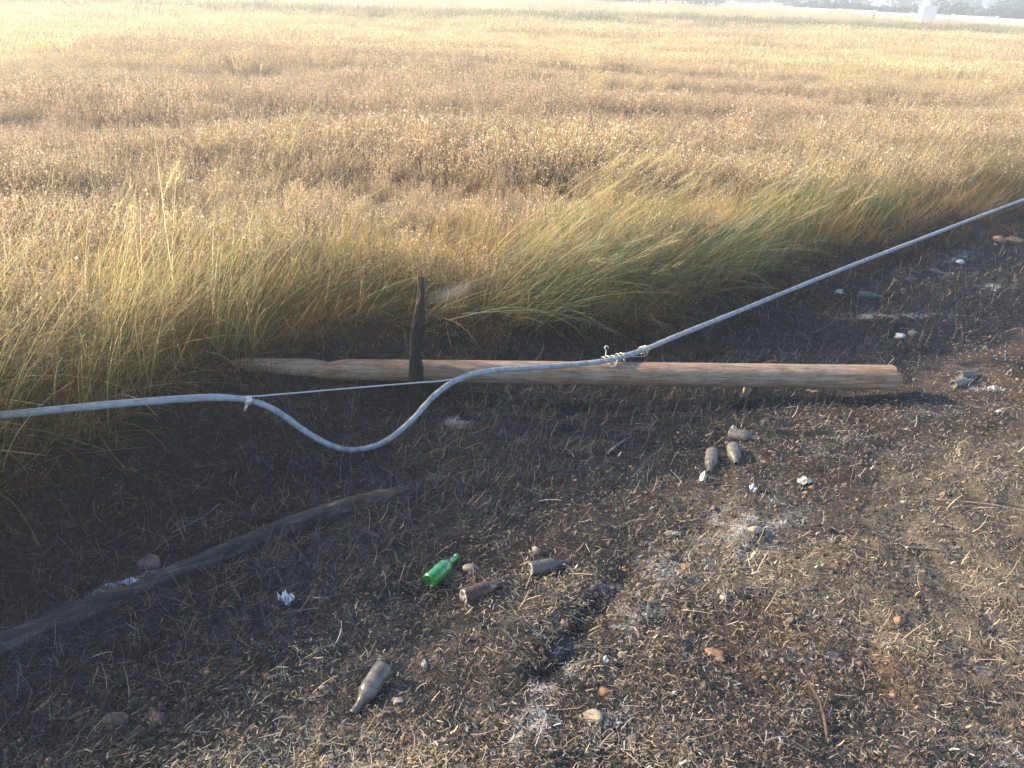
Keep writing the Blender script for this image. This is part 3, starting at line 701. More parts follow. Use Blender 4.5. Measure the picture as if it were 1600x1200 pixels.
# clamp at the left bend
cl = D(388, 626, 3.775)
t = (D(400, 629, 3.80)-D(372, 623, 3.76)).normalized()
loc_tube('clamp', [cl-t*.012, cl+t*.012], .0215, Mtie, 14)
loc_tube('clamp_bolt', [cl+Vector((-.004, -.012, -.012)), cl+Vector((-.016, -.022, -.045))], .0065, Mtie, 8)
loc_tube('clamp_bolt', [cl+Vector((0, -.01, .0)), cl+Vector((.0, -.012, .028))], .006, Mtie, 8)
# wire windings at the tie on the pole
def winding(pa, pb_, turns, r, wr, nm='wire_winding'):
    a, b_ = Vector(pa), Vector(pb_); ax_ = (b_-a); t = ax_.normalized(); nn = t.orthogonal().normalized(); bb = t.cross(nn); pts = []
    n = turns*12
    for k in range(n+1):
        an = 2*math.pi*turns*k/n; pts.append(a+ax_*(k/n)+(nn*math.cos(an)+bb*math.sin(an))*(r*(1+.12*math.sin(k*.7))))
    loc_tube(nm, pts, wr, Mtie, 6)
winding(D(942, 564, 4.45), D(978, 556, 4.51), 5, .022, .0028)
winding(D(1000, 549, 4.57), D(1012, 544, 4.61), 3, .022, .0022)
loc_tube('tie_hook', catmull([D(946, 557, 4.44), D(947, 548, 4.44), D(945, 543, 4.44), D(948, 540, 4.44), D(951, 544, 4.44)], 5), .003, Mtie, 6)
loc_tube('tie_hook', catmull([D(965, 562, 4.44), D(962, 570, 4.42), D(955, 573, 4.41), D(950, 567, 4.41)], 5), .003, Mtie, 6)
loc_tube('tie_hook', catmull([D(1010, 545, 4.58), D(1012, 552, 4.57), D(1007, 556, 4.56), D(990, 557, 4.55), D(975, 556, 4.5)], 5), .0018, Mtie, 6)
V, F = octas(np.array([list(D(938, 561, 4.43)-g0)]), np.array([.016])); 
import bmesh
def rock_mesh(nm, dims, mt, seed, rough=.22, sub=2, box=0.):
    bm = bmesh.new(); bmesh.ops.create_icosphere(bm, subdivisions=sub, radius=1)
    rs = np.random.default_rng(seed); ph = rs.uniform(0, 6, (6, 3)); fr = rs.uniform(1.2, 3.4, (6, 3)); pls = rs.normal(0, 1, (9, 3)); pls /= np.linalg.norm(pls, axis=1)[:, None]; pds = rs.uniform(.5, .85, 9)
    for v in bm.verts:
        p = np.array(v.co)
        if box: p = p/(np.abs(p)**4).sum()**.25*(box)+p*(1-box)
        for pl, dd in zip(pls, pds):
            e = float(p @ pl)-dd
            if e > 0: p = p-pl*e*.9
        k = 1+rough*.6*sum(math.sin(fr[i] @ p*1.0+ph[i, 0])*.4 for i in range(6))/1.6
        v.co = Vector(p*k*np.array(dims))
    me = bpy.data.meshes.new(nm); bm.to_mesh(me); bm.free(); me.materials.append(mt)
    me.polygons.foreach_set('use_smooth', [True]*len(me.polygons)); return me
# ------------------------------------------------------------------ bottles
def glass(name, base, trans, rough, dust, dustamt, hi=.7):
    M, nt, b = mat(name, base, rough, .5, 0, trans)
    tc = gen(nt); n = noise(nt, 34, 6, tc, .7); f = ramp(nt, n.outputs[0], [(max(0, hi-dustamt), 0.), (hi, 1.)]).outputs[0]
    nt.links.new(mix(nt, f, base, dust), b.inputs['Base Color'])
    r = N(nt, 'ShaderNodeMapRange'); nt.links.new(f, r.inputs[0]); r.inputs[3].default_value = rough; r.inputs[4].default_value = .85; nt.links.new(r.outputs[0], b.inputs['Roughness'])
    if trans:
        q = N(nt, 'ShaderNodeMapRange'); nt.links.new(f, q.inputs[0]); q.inputs[3].default_value = trans; q.inputs[4].default_value = 0; nt.links.new(q.outputs[0], b.inputs['Transmission Weight'])
        t = N(nt, 'ShaderNodeBsdfTranslucent'); t.inputs[0].default_value = (*base, 1)
        mx = N(nt, 'ShaderNodeMixShader'); mx.inputs[0].default_value = .35; nt.links.new(b.outputs[0], mx.inputs[1]); nt.links.new(t.outputs[0], mx.inputs[2])
        nt.links.new(mx.outputs[0], nt.nodes['Material Output'].inputs[0])
    return M
Mgg = glass('green_glass', (.035, .36, .06), .3, .2, (.17, .34, .14), .25, .75)
Mbr = glass('brown_glass', (.075, .030, .020), .15, .15, (.19, .12, .10), .4, .78)
Mdk = glass('sooty_glass', (.045, .043, .045), 0, .3, (.15, .13, .11), .35, .7)
Mdu = glass('dusty_glass', (.09, .082, .070), 0, .2, (.21, .19, .155), .28, .70)
Mdp, nt, b = mat('dusty_bottle_base', (.40, .37, .30), .8, .2)
PR = [(0, .0), (0, .85), (.015, .97), (.04, 1.), (.50, 1.), (.57, .97), (.64, .80), (.70, .55), (.76, .44), (.90, .38), (.945, .36), (.95, .44), (.985, .44), (1., .40), (1., .30), (.96, .28)]
def bottle(pb_, pn, length, rad, mt, label, zb=0, zn=0, base_m=None, group='glass bottles left in the burn', rough_end=False):
    Bp = G(*pb_); Np = G(*pn); ax = Np-Bp
    L = length or ax.length
    Bp.z += rad*.75+zb; Np = Bp+ax.normalized()*L; Np.z = float(T(Np.x, Np.y))+rad*.42*.9+zn
    ax = (Np-Bp).normalized(); o = root('bottle', Bp); o.rotation_euler = ax.to_track_quat('X', 'Z').to_euler()
    tag(o, label, 'bottle', group)
    V = []; F = []; sg = 28
    for (s, r) in PR[1:]:
        for j in range(sg):
            an = 2*math.pi*j/sg; V.append((s*L, r*rad*math.cos(an), r*rad*math.sin(an)))
    n = len(PR)-1
    for k in range(n-1):
        for j in range(sg):
            j2 = (j+1) % sg; F.append((k*sg+j, (k+1)*sg+j, (k+1)*sg+j2, k*sg+j2))
    obj('bottle_glass', pymesh('bottle_glass', V, F, mt), o)
    Vb = []; Fb = []
    rings = [(.0, .86), (-.002/L, .80), (.004/L, .66), (.012/L, .35)]
    for s, r in rings:
        for j in range(sg): an = 2*math.pi*j/sg; Vb.append((s*L, r*rad*math.cos(an), r*rad*math.sin(an)))
    for k in range(3):
        for j in range(sg):
            j2 = (j+1) % sg; Fb.append((k*sg+j, k*sg+j2, (k+1)*sg+j2, (k+1)*sg+j))
    Fb.append(tuple(3*sg+j for j in range(sg)))
    obj('bottle_base', pymesh('bottle_base', Vb, Fb, base_m or mt), o)
    return o
bottle((670, 916), (722, 870), .185, .031, Mgg, 'bright green glass bottle lying in the burnt straw', base_m=Mgg, zn=.012)
bottle((724, 941), (792, 914), .18, .032, Mbr, 'brown glass bottle with a dusty pale base, lying below the green one', base_m=Mdp)
bottle((828, 896), (885, 882), .17, .028, Mdk, 'sooty dark bottle with a straw across it, right of the brown bottle', base_m=Mdp)
bottle((1138, 684), (1180, 688), .155, .033, Mdu, 'dusty grey bottle lying sideways, topmost of three below the pole')
bottle((1144, 704), (1148, 722), .15, .032, Mdu, 'stubby dusty bottle with its neck towards the viewer, middle of three below the pole')
bottle((1112, 712), (1107, 745), .19, .031, Mdu, 'dusty bottle pointing down at a white scrap, leftmost of three below the pole')
bottle((602, 1058), (562, 1108), .175, .030, Mdu, 'half buried grey bottle with raised base at the lower centre left', zb=.028)
bottle((1497, 592), (1530, 588), .20, .03, Mdk, 'dark sooty bottle right of the sawn pole end, rear of two')
bottle((1488, 606), (1522, 594), .20, .027, Mdu, 'slim grey bottle right of the sawn pole end, front of two')
bottle((1340, 464), (1370, 466), .2, .03, glass('dull_green_glass', (.04, .07, .045), 0, .4, (.12, .13, .11), .4, .65), 'dull green bottle on the black ground beyond the cable')
# ------------------------------------------------------------------ stones
def stone_mat(nm, c):
    M, nt, b = mat(nm, c, .9, .15); n = noise(nt, 25, 6, gen(nt), .65)
    nt.links.new(ramp(nt, n.outputs[0], [(.3, tuple(x*.55 for x in c)), (.55, c), (.75, tuple(min(1, x*1.35) for x in c))]).outputs[0], b.inputs['Base Color']); bump(nt, b, n.outputs[0], .006, .8)
    return M
SM = {k: stone_mat(k+'_stone', v) for k, v in dict(tan=(.42, .33, .225), orange=(.29, .175, .105), grey=(.15, .14, .12), brown=(.13, .10, .075), pale=(.40, .35, .27), white=(.62, .60, .56), pink=(.22, .14, .125)).items()}
stones = [
 (736, 886, 13, 8, 'tan', .5, 'tan wedge of stone beside the neck of the green bottle'),
 (838, 858, 10, 10, 'tan', 0, 'rounded tan stone above the sooty bottle'),
 (922, 1114, 19, 13, 'tan', .7, 'biggest tan stone, blocky, at the lower centre'),
 (988, 1151, 12, 9, 'grey', 0, 'round grey pebble below the blocky tan stone'),
 (1034, 1138, 11, 10, 'grey', 0, 'dark round stone at the lower centre with a black shadow'),
 (1118, 1020, 19, 9, 'orange', 0, 'flat orange stone in the trampled straw'),
 (240, 1120, 20, 10, 'brown', .3, 'long dull brown stone at the lower left'),
 (178, 1124, 22, 10, 'brown', .2, 'dark flat stone left of the long brown one'),
 (972, 1022, 9, 9, 'tan', 0, 'small upright tan stone right of the ash streak'),
 (948, 1078, 13, 9, 'orange', .2, 'reddish stone above the blocky tan stone'),
 (509, 1074, 12, 9, 'tan', .3, 'small tan stone left of the half buried bottle'),
 (541, 1044, 15, 6, 'brown', .2, 'low reddish brown stone up and left of the half buried bottle'),
 (622, 1092, 11, 7, 'tan', 0, 'small rounded tan stone right of the half buried bottle'),
 (536, 1122, 14, 6, 'grey', .2, 'grey stone near the neck of the half buried bottle'),
 (1072, 885, 13, 7, 'orange', .2, 'orange stone under the large ash patch'),
 (1046, 868, 7, 8, 'grey', .4, 'small grey block left of the large ash patch'),
 (1194, 657, 9, 8, 'grey', 0, 'round grey stone above the three dusty bottles'),
 (1327, 684, 9, 6, 'grey', .2, 'small grey stone below the right part of the pole'),
 (1235, 968, 8, 8, 'grey', 0, 'small grey pebble in the brown soil right of centre'),
 (1114, 792, 7, 7, 'pink', 0, 'small pinkish pebble above the large ash patch'),
 (1405, 523, 10, 6, 'white', .1, 'white rounded stone up and right of the pole end'),
 (1425, 520, 9, 7, 'grey', 0, 'grey stone touching the white rounded stone'),
 (1411, 453, 7, 7, 'grey', .5, 'small grey block on black ground beyond the cable'),
 (1412, 425, 6, 5, 'grey', .3, 'tiny grey chip high on the black ground under the cable'),
 (237, 878, 20, 7, 'pink', .8, 'pinkish brick fragment on black ground above the log'),
 (1180, 825, 12, 6, 'pale', .2, 'pale flat stone inside the large ash patch'),
 (1405, 965, 13, 7, 'orange', .1, 'orange brown stone in the dark soil at the right'),
 (1000, 912, 6, 6, 'tan', 0, 'tiny tan stone at the head of the dark furrow'),
 (1021, 937, 8, 6, 'tan', 0, 'small tan stone right of the dark furrow'),
 (1130, 930, 8, 6, 'tan', .1, 'small tan stone in the straw above the orange one'),
 (665, 1000, 7, 5, 'brown', .1, 'small brown stone just above the white bit left of centre'),
 (1565, 312, 14, 6, 'pale', .9, 'pale building block lying at the field edge beyond the cable'),
 (1340, 585, 8, 4, 'pale', 0, 'thin pale stone behind the sawn end of the pole'),
 (1560, 372, 13, 9, 'orange', .1, 'lump of orange brown earth at the right edge on black ground'),
 (1582, 374, 15, 10, 'brown', .1, 'brown lump of earth right beside the orange one'),
 (1318, 828, 9, 7, 'brown', .3, 'brown stone right of the large ash patch with a dark hollow'),
 (112+100, 1005, 8, 5, 'brown', .2, 'small brown stone on shaded ground below the log'),
]
for k, (px, py, hw, hh, mk, bx, lab) in enumerate(stones):
    g = G(px, py+hh*.5); s = pix(g); a = hw*s; h_ = max(hh*s*.9, a*.35)
    o = obj('stone', rock_mesh('stone', (a, a*.75, h_), SM[mk], k+3, .2, 3, bx)); o.location = g+Vector((0, 0, h_*.22)); o.rotation_euler = (0, 0, random.uniform(-.5, .5))
    tag(o, lab, 'stone', 'loose stones on the burnt ground')
# stone wedge under the pole
g = G(1163, 622)
V = [(-.022, 0, -.02), (.018, -.005, -.02), (.022, .03, -.02), (-.018, .035, -.02), (-.004, 0, .085), (.045, .0, .09), (.05, .03, .09), (0, .03, .09)]
me = pymesh('wedge_stone', V, [(0, 3, 2, 1), (4, 5, 6, 7), (0, 1, 5, 4), (1, 2, 6, 5), (2, 3, 7, 6), (3, 0, 4, 7)], SM['tan'], False)
o = obj('wedge_stone', me); o.location = g; bv = o.modifiers.new('b', 'BEVEL'); bv.width = .004; bv.segments = 2
tag(o, 'small tan wedge of stone standing under the front of the pole', 'stone')
# ------------------------------------------------------------------ scraps
Mpap, nt, b = mat('white_paper', (.75, .72, .66), .8, .2); n_ = noise(nt, 50, 5, gen(nt)); nt.links.new(ramp(nt, n_.outputs[0], [(.36, (.22, .19, .15)), (.5, (.68, .64, .56))]).outputs[0], b.inputs['Base Color'])
Mplas, nt, b = mat('white_plastic', (.62, .66, .70), .5, .4)
n_ = noise(nt, 60, 4, gen(nt)); nt.links.new(ramp(nt, n_.outputs[0], [(.35, (.30, .33, .36)), (.6, (.68, .72, .76))]).outputs[0], b.inputs['Base Color'])
Mbone, nt, b = mat('bleached_white', (.80, .77, .70), .6, .3); n_ = noise(nt, 90, 5, gen(nt)); nt.links.new(ramp(nt, n_.outputs[0], [(.38, (.28, .25, .20)), (.58, (.66, .63, .56))]).outputs[0], b.inputs['Base Color'])
def scrap(px, py, w, h, mt, label, nm='scrap', cat='scrap', amp=.4, rz=0., up=.3, n=9):
    g = G(px, py+h*.35); s = pix(g); W_, H_ = .85*w*s, .8*h*s/.62; sd = random.randint(0, 99)
    V = []; F = []
    for j in range(n):
        for i_ in range(n):
            x = (i_/(n-1)-.5); y = (j/(n-1)-.5); rr = 1-.35*float(vnoise(x*4+9, y*4+9, 1, sd))
            z = abs(amp)*H_*(float(vnoise(x*5+5, y*5+5, 1, sd+1))-.2)+up*H_*max(0, .25-x*x-y*y)*2
            V.append((x*W_*rr*(1-.8*y*y), y*H_*rr*(1-.8*x*x), z+.004))
    for j in range(n-1):
        for i_ in range(n-1): a = j*n+i_; F.append((a, a+1, a+n+1, a+n))
    o = obj(nm, pymesh(nm, V, F, mt, False)); o.location = g; o.rotation_euler = (0, 0, rz)
    sm = o.modifiers.new('s', 'SOLIDIFY'); sm.thickness = .0012
    tag(o, label, cat, 'bits of rubbish on the burnt ground'); return o
scrap(1256, 750, 34, 14, Mpap, 'curled white paper or dead leaf on straw right of the three bottles', 'paper_scrap', 'paper', .5, .1, .7)
scrap(447, 931, 26, 24, Mplas, 'bluish white crumpled plastic lump on shaded black ground', 'plastic_scrap', 'plastic', .55, .9, .6, 14)
scrap(205, 908, 34, 10, Mplas, 'white plastic shreds behind the blackened log', 'plastic_scrap', 'plastic', .8, .2)
scrap(172, 915, 26, 7, Mplas, 'thin bluish plastic shred left of the white shreds behind the log', 'plastic_scrap', 'plastic', .8, .2)
scrap(1097, 748, 15, 13, Mbone, 'small crushed white cap under the leftmost dusty bottle', 'white_scrap', 'scrap', .9, 0, 1.2)
scrap(1175, 764, 15, 12, Mplas, 'small greyish crumple below the three bottles', 'paper_scrap', 'paper', .8, 0, .8)
scrap(1146, 668, 14, 8, Mbone, 'small white scrap above the topmost dusty bottle', 'paper_scrap', 'paper', .6, 0, .8)
scrap(1135, 692, 10, 5, Mbone, 'white chip just below the base of the topmost dusty bottle', 'white_chip', 'chip', .5, .4, .5)
scrap(663, 1039, 13, 11, Mbone, 'bright white bit above right of the half buried bottle', 'white_chip', 'chip', .8, 0, 1.2)
scrap(1054, 1083, 14, 7, Mbone, 'white chip on brown straw right of the blocky stone', 'white_chip', 'chip', .5, .4, .8)
scrap(946, 1030, 12, 12, Mplas, 'whitish chip beside the small upright tan stone', 'white_chip', 'chip', .6, .0, .8)
scrap(1311, 456, 22, 8, Mbone, 'white plastic piece on black ground just below the cable', 'plastic_scrap', 'plastic', .4, -.1, 1.0)
scrap(1500, 410, 20, 7, Mplas, 'pale crushed can lying on black ground at the upper right', 'crushed_can', 'can', .4, -.2, 1.2)
scrap(1552, 607, 28, 10, Mbone, 'cream white flat scrap near the right edge beyond the pole end', 'paper_scrap', 'paper', .7, .1, .3)
scrap(1560, 642, 14, 6, Mbone, 'small white scrap below the cream one at the right edge', 'white_chip', 'chip', .5, 0, .5)
scrap(1411, 784, 12, 6, Mbone, 'white chip on the straw right of the ash patch', 'white_chip', 'chip', .5, .2, .5)
scrap(1050, 832, 34, 9, SM['pale'], 'pale flat bark piece left of the large ash patch', 'bark_piece', 'bark', .3, 0, .5)
scrap(1268, 610, 28, 7, SM['tan'], 'tan flat bark scrap under the front of the pole', 'bark_piece', 'bark', .4, 0, .4)
scrap(1555, 382, 8, 5, Mbone, 'tiny white chip before the lumps of earth', 'white_chip', 'chip', .5, .9, .5)
# ------------------------------------------------------------------ twigs
Mtw = stone_mat('burnt_twig', (.10, .075, .055)); Mtl = stone_mat('pale_twig', (.36, .29, .20)); Mtg = stone_mat('grey_twig', (.20, .19, .175))
def twig(pts, r, mt, label, branches=(), nm='twig'):
    PP = catmull([G(p[0], p[1], p[2] if len(p) > 2 else .01) for p in pts], 6); g0 = PP[0].copy()
    n = len(PP); V, F = tube([p-g0 for p in PP], [r*(1-.5*k/n) for k in range(n)], 7)
    o = obj(nm, pymesh(nm, V, F, mt)); o.location = g0; tag(o, label, 'twig', 'twigs lying on the burnt ground')
    for bp in branches:
        BP = catmull([G(p[0], p[1], p[2] if len(p) > 2 else .01) for p in bp], 5)
        V, F = tube([p-g0 for p in BP], [r*.7*(1-.5*k/len(BP)) for k in range(len(BP))], 6); obj('side_branch', pymesh('side_branch', V, F, mt), o)
twig([(931, 975, .03), (938, 987, .02), (955, 991), (970, 988)], .0035, Mtw, 'small dark curved twig right of the furrow')
twig([(1292, 1158), (1285, 1125, .02), (1275, 1100, .03), (1255, 1080, .05)], .006, Mtw, 'branching burnt twig at the lower right', [[(1283, 1120, .02), (1288, 1105, .03), (1292, 1090, .04)], [(1270, 1096, .03), (1266, 1080, .05), (1263, 1070, .06)]])
twig([(950, 710), (967, 697), (984, 686)], .008, Mtg, 'short thick grey stick at the edge of the shade below the pole')
twig([(1462, 783), (1510, 787), (1560, 793), (1605, 802)], .0035, Mtl, 'long thin pale stick reaching the right edge')
twig([(418, 1065), (438, 1057), (456, 1049)], .006, Mtg, 'straight grey stick on shaded ground at lower left of centre')
twig([(440, 963), (470, 957), (500, 953)], .004, Mtg, 'thin grey stick below the bluish plastic lump')
twig([(1018, 505, .02), (1034, 510, .02), (1048, 513, .02)], .018, Mtg, 'thick grey stub by the end of the drooping blades')
twig([(890, 1133, .02), (900, 1150), (910, 1170)], .0035, Mtw, 'dark straight twig below the blocky tan stone')
twig([(1370, 857, .03), (1375, 875, .01), (1395, 892), (1410, 897)], .0035, Mtw, 'dark bent twig in the soil right of the ash patch')
twig([(1415, 858), (1440, 860), (1468, 861)], .0045, Mtl, 'straight pale stick at the right, above the orange brown stone')
twig([(1068, 745), (1078, 722, .05), (1085, 700, .1)][:0] or [(1328, 757), (1332, 740, .04), (1338, 722, .08)], .003, Mtw, 'thin upright burnt stalk right of the curled paper')
twig([(1310, 752), (1309, 735, .04), (1309, 722, .07)], .0025, Mtw, 'short upright burnt stalk beside the curled paper')
twig([(1011, 955, .03), (1010, 972, .02), (1013, 982)], .003, Mtg, 'short grey twig standing at centre right of the furrow')
twig([(868, 896, .03), (880, 892, .035), (890, 893, .02), (900, 899, .005), (915, 902, .005)][1:], .003, Mtl, 'pale bent straw lying across the neck of the sooty bottle')
twig([(270, 835), (320, 812, .02), (345, 795, .03)], .004, Mtg, 'thin grey stick on black ground above the log')
# upright scorched stalks as stuff
x, y = lit_points(1500, 9); k = band(x, y) < 3.4; x, y = x[k], y[k]; n = len(x)
V, F, _ = ribbons(np.stack([x, y, T(x, y)-.005], 1), rng.uniform(0, 6.28, n), rng.uniform(0, .5, n), rng.uniform(.03, .09, n), np.full(n, .0032), rng.normal(0, .4, n), 3, .5)
A = Acc(); A.add(V, F, np.repeat(np.array([[.06, .045, .035]])*rng.uniform(.4, 2.5, (n, 1)), 8, 0)); o = obj('scorched_stalks', A.mesh('scorched_stalks', M_litter)); tag(o, kind='stuff')

# ------------------------------------------------------------------ far background
def far_at(px, yd):
    """ground point seen at photo column px at distance yd"""
    py = 20.
    d = ray(px, py); x = d[0]/d[1]*yd; return Vector((x, yd, float(T(x, yd))))
Mwall, nt, b = mat('cream_wall', (.72, .66, .54), .9, .1); n_ = noise(nt, 1.5, 4, pos(nt)); nt.links.new(ramp(nt, n_.outputs[0], [(.3, (.46, .41, .31)), (.7, (.66, .60, .49))]).outputs[0], b.inputs['Base Color'])
Mwhite, nt, b = mat('white_render', (.82, .81, .78), .8, .2)
Mroof, nt, b = mat('red_roof_tiles', (.42, .17, .11), .85, .1)
Mgroof, nt, b = mat('pale_sheet_roof', (.62, .62, .60), .6, .3)
Mwin, nt, b = mat('dark_window', (.05, .06, .07), .2, .5)
Mtrunk, nt, b = mat('bark', (.12, .09, .065), .9, .1)
def boxmesh(nm, x0, x1, y0, y1, z0, z1, mt):
    V = [(x, y, z) for x in (x0, x1) for y in (y0, y1) for z in (z0, z1)]
    return pymesh(nm, V, [(0, 1, 3, 2), (4, 6, 7, 5), (0, 4, 5, 1), (2, 3, 7, 6), (0, 2, 6, 4), (1, 5, 7, 3)], mt, False)
# low cream wall crossing the field, in long bays
wa = far_at(1128, 104); wb = far_at(1640, 74); wv = (wb-wa); wl_ = wv.length
wroot = root('boundary_wall', wa, (0, 0, math.atan2(wv.y, wv.x))); tag(wroot, 'long low cream wall crossing the far edge of the field at upper right', 'wall')
nb_ = 9
for k in range(nb_):
    w_ = wl_/nb_; o = obj('wall_bay', boxmesh('wall_bay', k*w_+.03, (k+1)*w_-.22, -.1, .1, -.5, 1.0+.04*math.sin(k*2.1), Mwall), wroot)
    o = obj('wall_pier', boxmesh('wall_pier', (k+1)*w_-.22, (k+1)*w_+.03, -.14, .14, -.5, 1.1, Mwall), wroot)
g = far_at(1449, 80)
kb = root('white_kiosk', g); tag(kb, 'small white box shed standing at the cream wall', 'shed')
obj('shed_body', boxmesh('shed_body', -.62, .62, -.5, .5, -.3, 1.5, Mwhite), kb); obj('shed_roof', boxmesh('shed_roof', -.7, .7, -.58, .58, 1.502, 1.6, Mwhite), kb)
obj('shed_door', boxmesh('shed_door', -.3, .3, -.53, -.503, -.1, 1.25, Mwhite), kb)
g = far_at(1366, 76); Vt, Ft = tube([(0, 0, -.3), (0, 0, .4), (0, 0, .75)], [.09, .085, .06], 8)
o = obj('marker_post', pymesh('marker_post', Vt, Ft, Mtrunk)); o.location = g; tag(o, 'short dark post in front of the cream wall', 'post')
def house(px, yd, w, dpt, hw, hr, wallm, roofm, label, nwin=3):
    hw *= 1.35; hr *= 1.2
    g = far_at(px, yd); h = root('farm_building', g, (0, 0, -.15)); tag(h, label, 'building', 'farm buildings beyond the field')
    obj('walls', boxmesh('walls', -w/2, w/2, -dpt/2, dpt/2, -.5, hw, wallm), h)
    e = .4; V = [(-w/2-e, -dpt/2-e, hw+.002), (w/2+e, -dpt/2-e, hw+.002), (w/2+e, dpt/2+e, hw+.002), (-w/2-e, dpt/2+e, hw+.002), (-w/2-e, 0, hw+hr), (w/2+e, 0, hw+hr)]
    obj('roof', pymesh('roof', V, [(0, 1, 5, 4), (2, 3, 4, 5), (1, 2, 5), (3, 0, 4), (0, 3, 2, 1)], roofm, False), h)
    for k in range(nwin):
        xx = -w/2+w*(k+.5)/nwin; obj('window', boxmesh('window', xx-.5, xx+.5, -dpt/2-.06, -dpt/2-.003, hw*.35, hw*.75, Mwin), h)
house(1285, 150, 7.5, 5, 1.8, .7, Mwhite, Mgroof, 'long low pale shed beyond the cream wall', 3)
house(1464, 190, 6.5, 6, 2.2, 1.2, Mwall, Mroof, 'farmhouse with a faded red roof beyond the hedge', 3)
house(1519, 165, 3.2, 4, 2.7, .9, Mwhite, Mgroof, 'narrow pale house at the far upper right', 1)
house(1195, 215, 22, 8, 2.6, 1.4, Mwall, Mgroof, 'wide faint barn behind the trees at the top', 5)
house(1390, 230, 16, 8, 2.4, 1.4, Mwhite, Mgroof, 'pale barn left of the red roofed farmhouse', 4)
def foliage(n, rx, ry, rz, leaf, seed, lobes=9):
    rs = np.random.default_rng(seed); cs = rs.normal(0, .45, (lobes, 3)); rr_ = rs.uniform(.35, .6, lobes)
    li = rs.integers(0, lobes, n); v = rs.normal(0, 1, (n, 3)); v /= np.linalg.norm(v, axis=1)[:, None]
    c = (cs[li]+v*rr_[li][:, None]*rs.uniform(.6, 1, (n, 1))**.5)*np.array([rx, ry, rz])
    a = rs.normal(0, 1, (n, 3)); a /= np.linalg.norm(a, axis=1)[:, None]; b_ = np.cross(a, rs.normal(0, 1, (n, 3))); b_ /= np.linalg.norm(b_, axis=1)[:, None]
    s = leaf*rs.uniform(.6, 1.3, (n, 1)); V = np.stack([c-a*s, c+b_*s*.6, c+a*s, c-b_*s*.6], 1).reshape(-1, 3)
    F = (np.arange(n)*4)[:, None]+np.arange(4)[None]; A = Acc()
    A.add(V, F, np.repeat(np.array([[.045, .065, .040]])*rs.uniform(.55, 1.3, (n, 1)), 4, 0)); return A
crowns = [foliage(1500, 1, 1, 1, .10, k).mesh('crown', M_leafage) for k in range(4)]
Vt, Ft = tube([(0, 0, -.3), (.05, 0, .5), (0, .05, 1)], [.12, .09, .05], 7); trunk_me = pymesh('trunk', Vt, Ft, Mtrunk)
def tree(px, yd, w, h, label, group, name='tree', cat='tree'):
    g = far_at(px, yd); t = root(name, g); tag(t, label, cat, group)
    tr = obj('trunk', trunk_me, t); tr.scale = (h*.35, h*.35, h*.45)
    c_ = obj('crown', random.choice(crowns), t); c_.scale = (w*.62, w*.62, h*.48); c_.location = (0, 0, h*.52); c_.rotation_euler = (0, 0, random.uniform(0, 6))
ord_ = ['first', 'second', 'third', 'fourth', 'fifth', 'sixth', 'seventh', 'eighth', 'ninth', 'tenth', 'eleventh', 'twelfth', 'thirteenth', 'fourteenth']
for k, px in enumerate(range(830, 1130, 26)):
    tree(px, 118+random.uniform(-3, 3), 4.2, random.uniform(3.6, 5.0), f'dark hazy tree, {ord_[k]} from the left in the line along the top of the field', 'line of dark trees at the top of the field')
for k, px in enumerate(range(1265, 1610, 28)):
    tree(px, 108+random.uniform(-2, 2)-(px-1265)*.03, 3.2, random.uniform(1.5, 2.1), f'low grey green bush, {ord_[k]} from the left in the hedge behind the cream wall', 'hedge bushes behind the cream wall', 'hedge_bush', 'bush')
for px, yd, w, h, lab in ((1232, 140, 5, 4.2, 'broad hazy tree left of the long low pale shed'), (1325, 160, 6, 4.5, 'hazy tree right of the long low pale shed'), (1404, 150, 3.4, 4.6, 'single rounded tree between pale barn and red roof'), (1502, 158, 3.5, 5.2, 'loose tree left of the narrow pale house'), (1592, 120, 6, 3.4, 'broad low tree at the upper right edge'), (1165, 170, 8, 4.5, 'faint wide tree in front of the barn'), (1560, 200, 7, 3.5, 'faint tree right of the narrow pale house')):
    tree(px, yd, w, h, lab, 'trees beyond the cream wall')
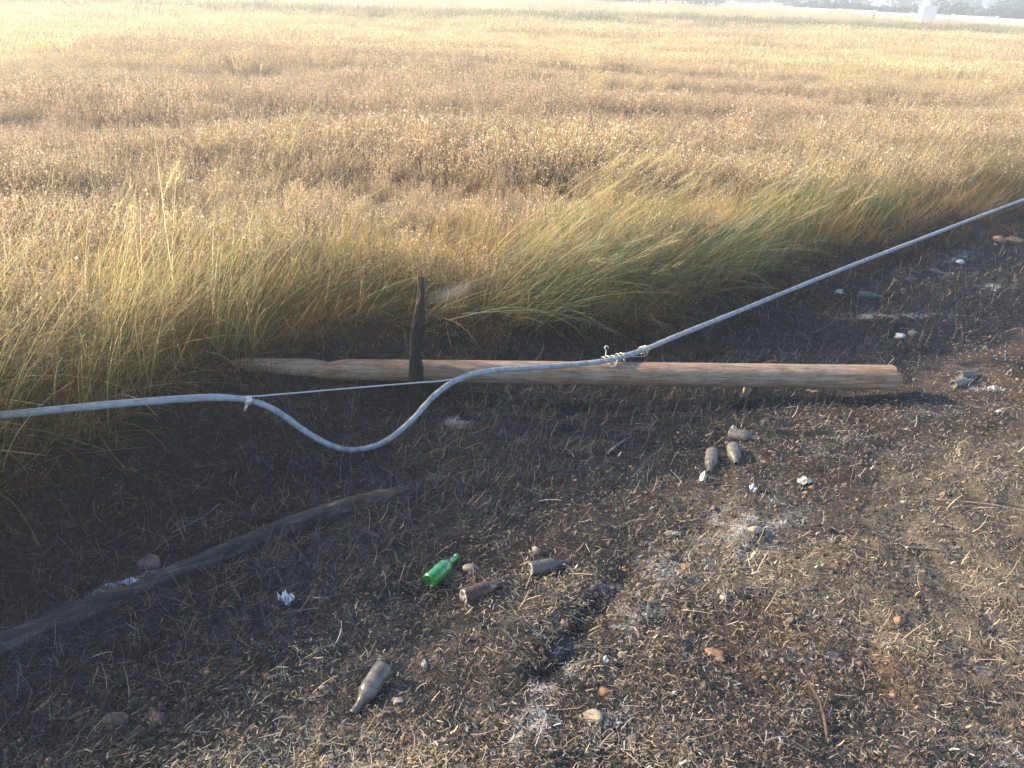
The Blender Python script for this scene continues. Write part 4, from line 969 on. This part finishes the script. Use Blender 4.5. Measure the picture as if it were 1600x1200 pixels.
# reedy strip across the field: darker taller growth
rc = source_coll('reed', [straw_clump(90, .8, .5, 1.1, .03, .45, .4, (.40, .36, .25)) for _ in range(3)], M_green)
n = 1500; s = rng.random(n); px0 = np.array([-60, 36.]); px1 = np.array([62, 47.])
a0 = far_at(-300, 44); a1 = far_at(1750, 62)
x = a0.x+(a1.x-a0.x)*s+rng.normal(0, .8, n); y = a0.y+(a1.y-a0.y)*s+rng.normal(0, 2.6, n)
scatter('reedy_strip', x, y, rng.uniform(.5, .9, n), rng.normal(0, .5, n), rc)
# smoke wisp by the post
Msm = bpy.data.materials.new('smoke'); Msm.use_nodes = True; t = Msm.node_tree
for n_ in list(t.nodes):
    if n_.type == 'BSDF_PRINCIPLED': t.nodes.remove(n_)
v = t.nodes.new('ShaderNodeVolumePrincipled'); v.inputs['Color'].default_value = (.92, .95, 1, 1)
tc = t.nodes.new('ShaderNodeTexCoord'); gr = t.nodes.new('ShaderNodeTexGradient'); gr.gradient_type = 'SPHERICAL'; t.links.new(tc.outputs['Object'], gr.inputs[0])
nn = t.nodes.new('ShaderNodeTexNoise'); nn.inputs['Scale'].default_value = 3; t.links.new(tc.outputs['Object'], nn.inputs[0])
mm = t.nodes.new('ShaderNodeMath'); mm.operation = 'MULTIPLY'; t.links.new(gr.outputs[1], mm.inputs[0]); t.links.new(nn.outputs[0], mm.inputs[1])
m2 = t.nodes.new('ShaderNodeMath'); m2.operation = 'MULTIPLY'; t.links.new(mm.outputs[0], m2.inputs[0]); m2.inputs[1].default_value = 2.2
t.links.new(m2.outputs[0], v.inputs['Density']); t.links.new(v.outputs[0], t.nodes['Material Output'].inputs['Volume'])
bm = bmesh.new(); bmesh.ops.create_icosphere(bm, subdivisions=3, radius=1)
me = bpy.data.meshes.new('smoke_wisp'); bm.to_mesh(me); bm.free(); me.materials.append(Msm)
o = obj('smoke_wisp', me); o.location = D(708, 456, 4.45); o.scale = (.17, .10, .055); o.rotation_euler = (0, R(-20), 0); tag(o, kind='stuff')
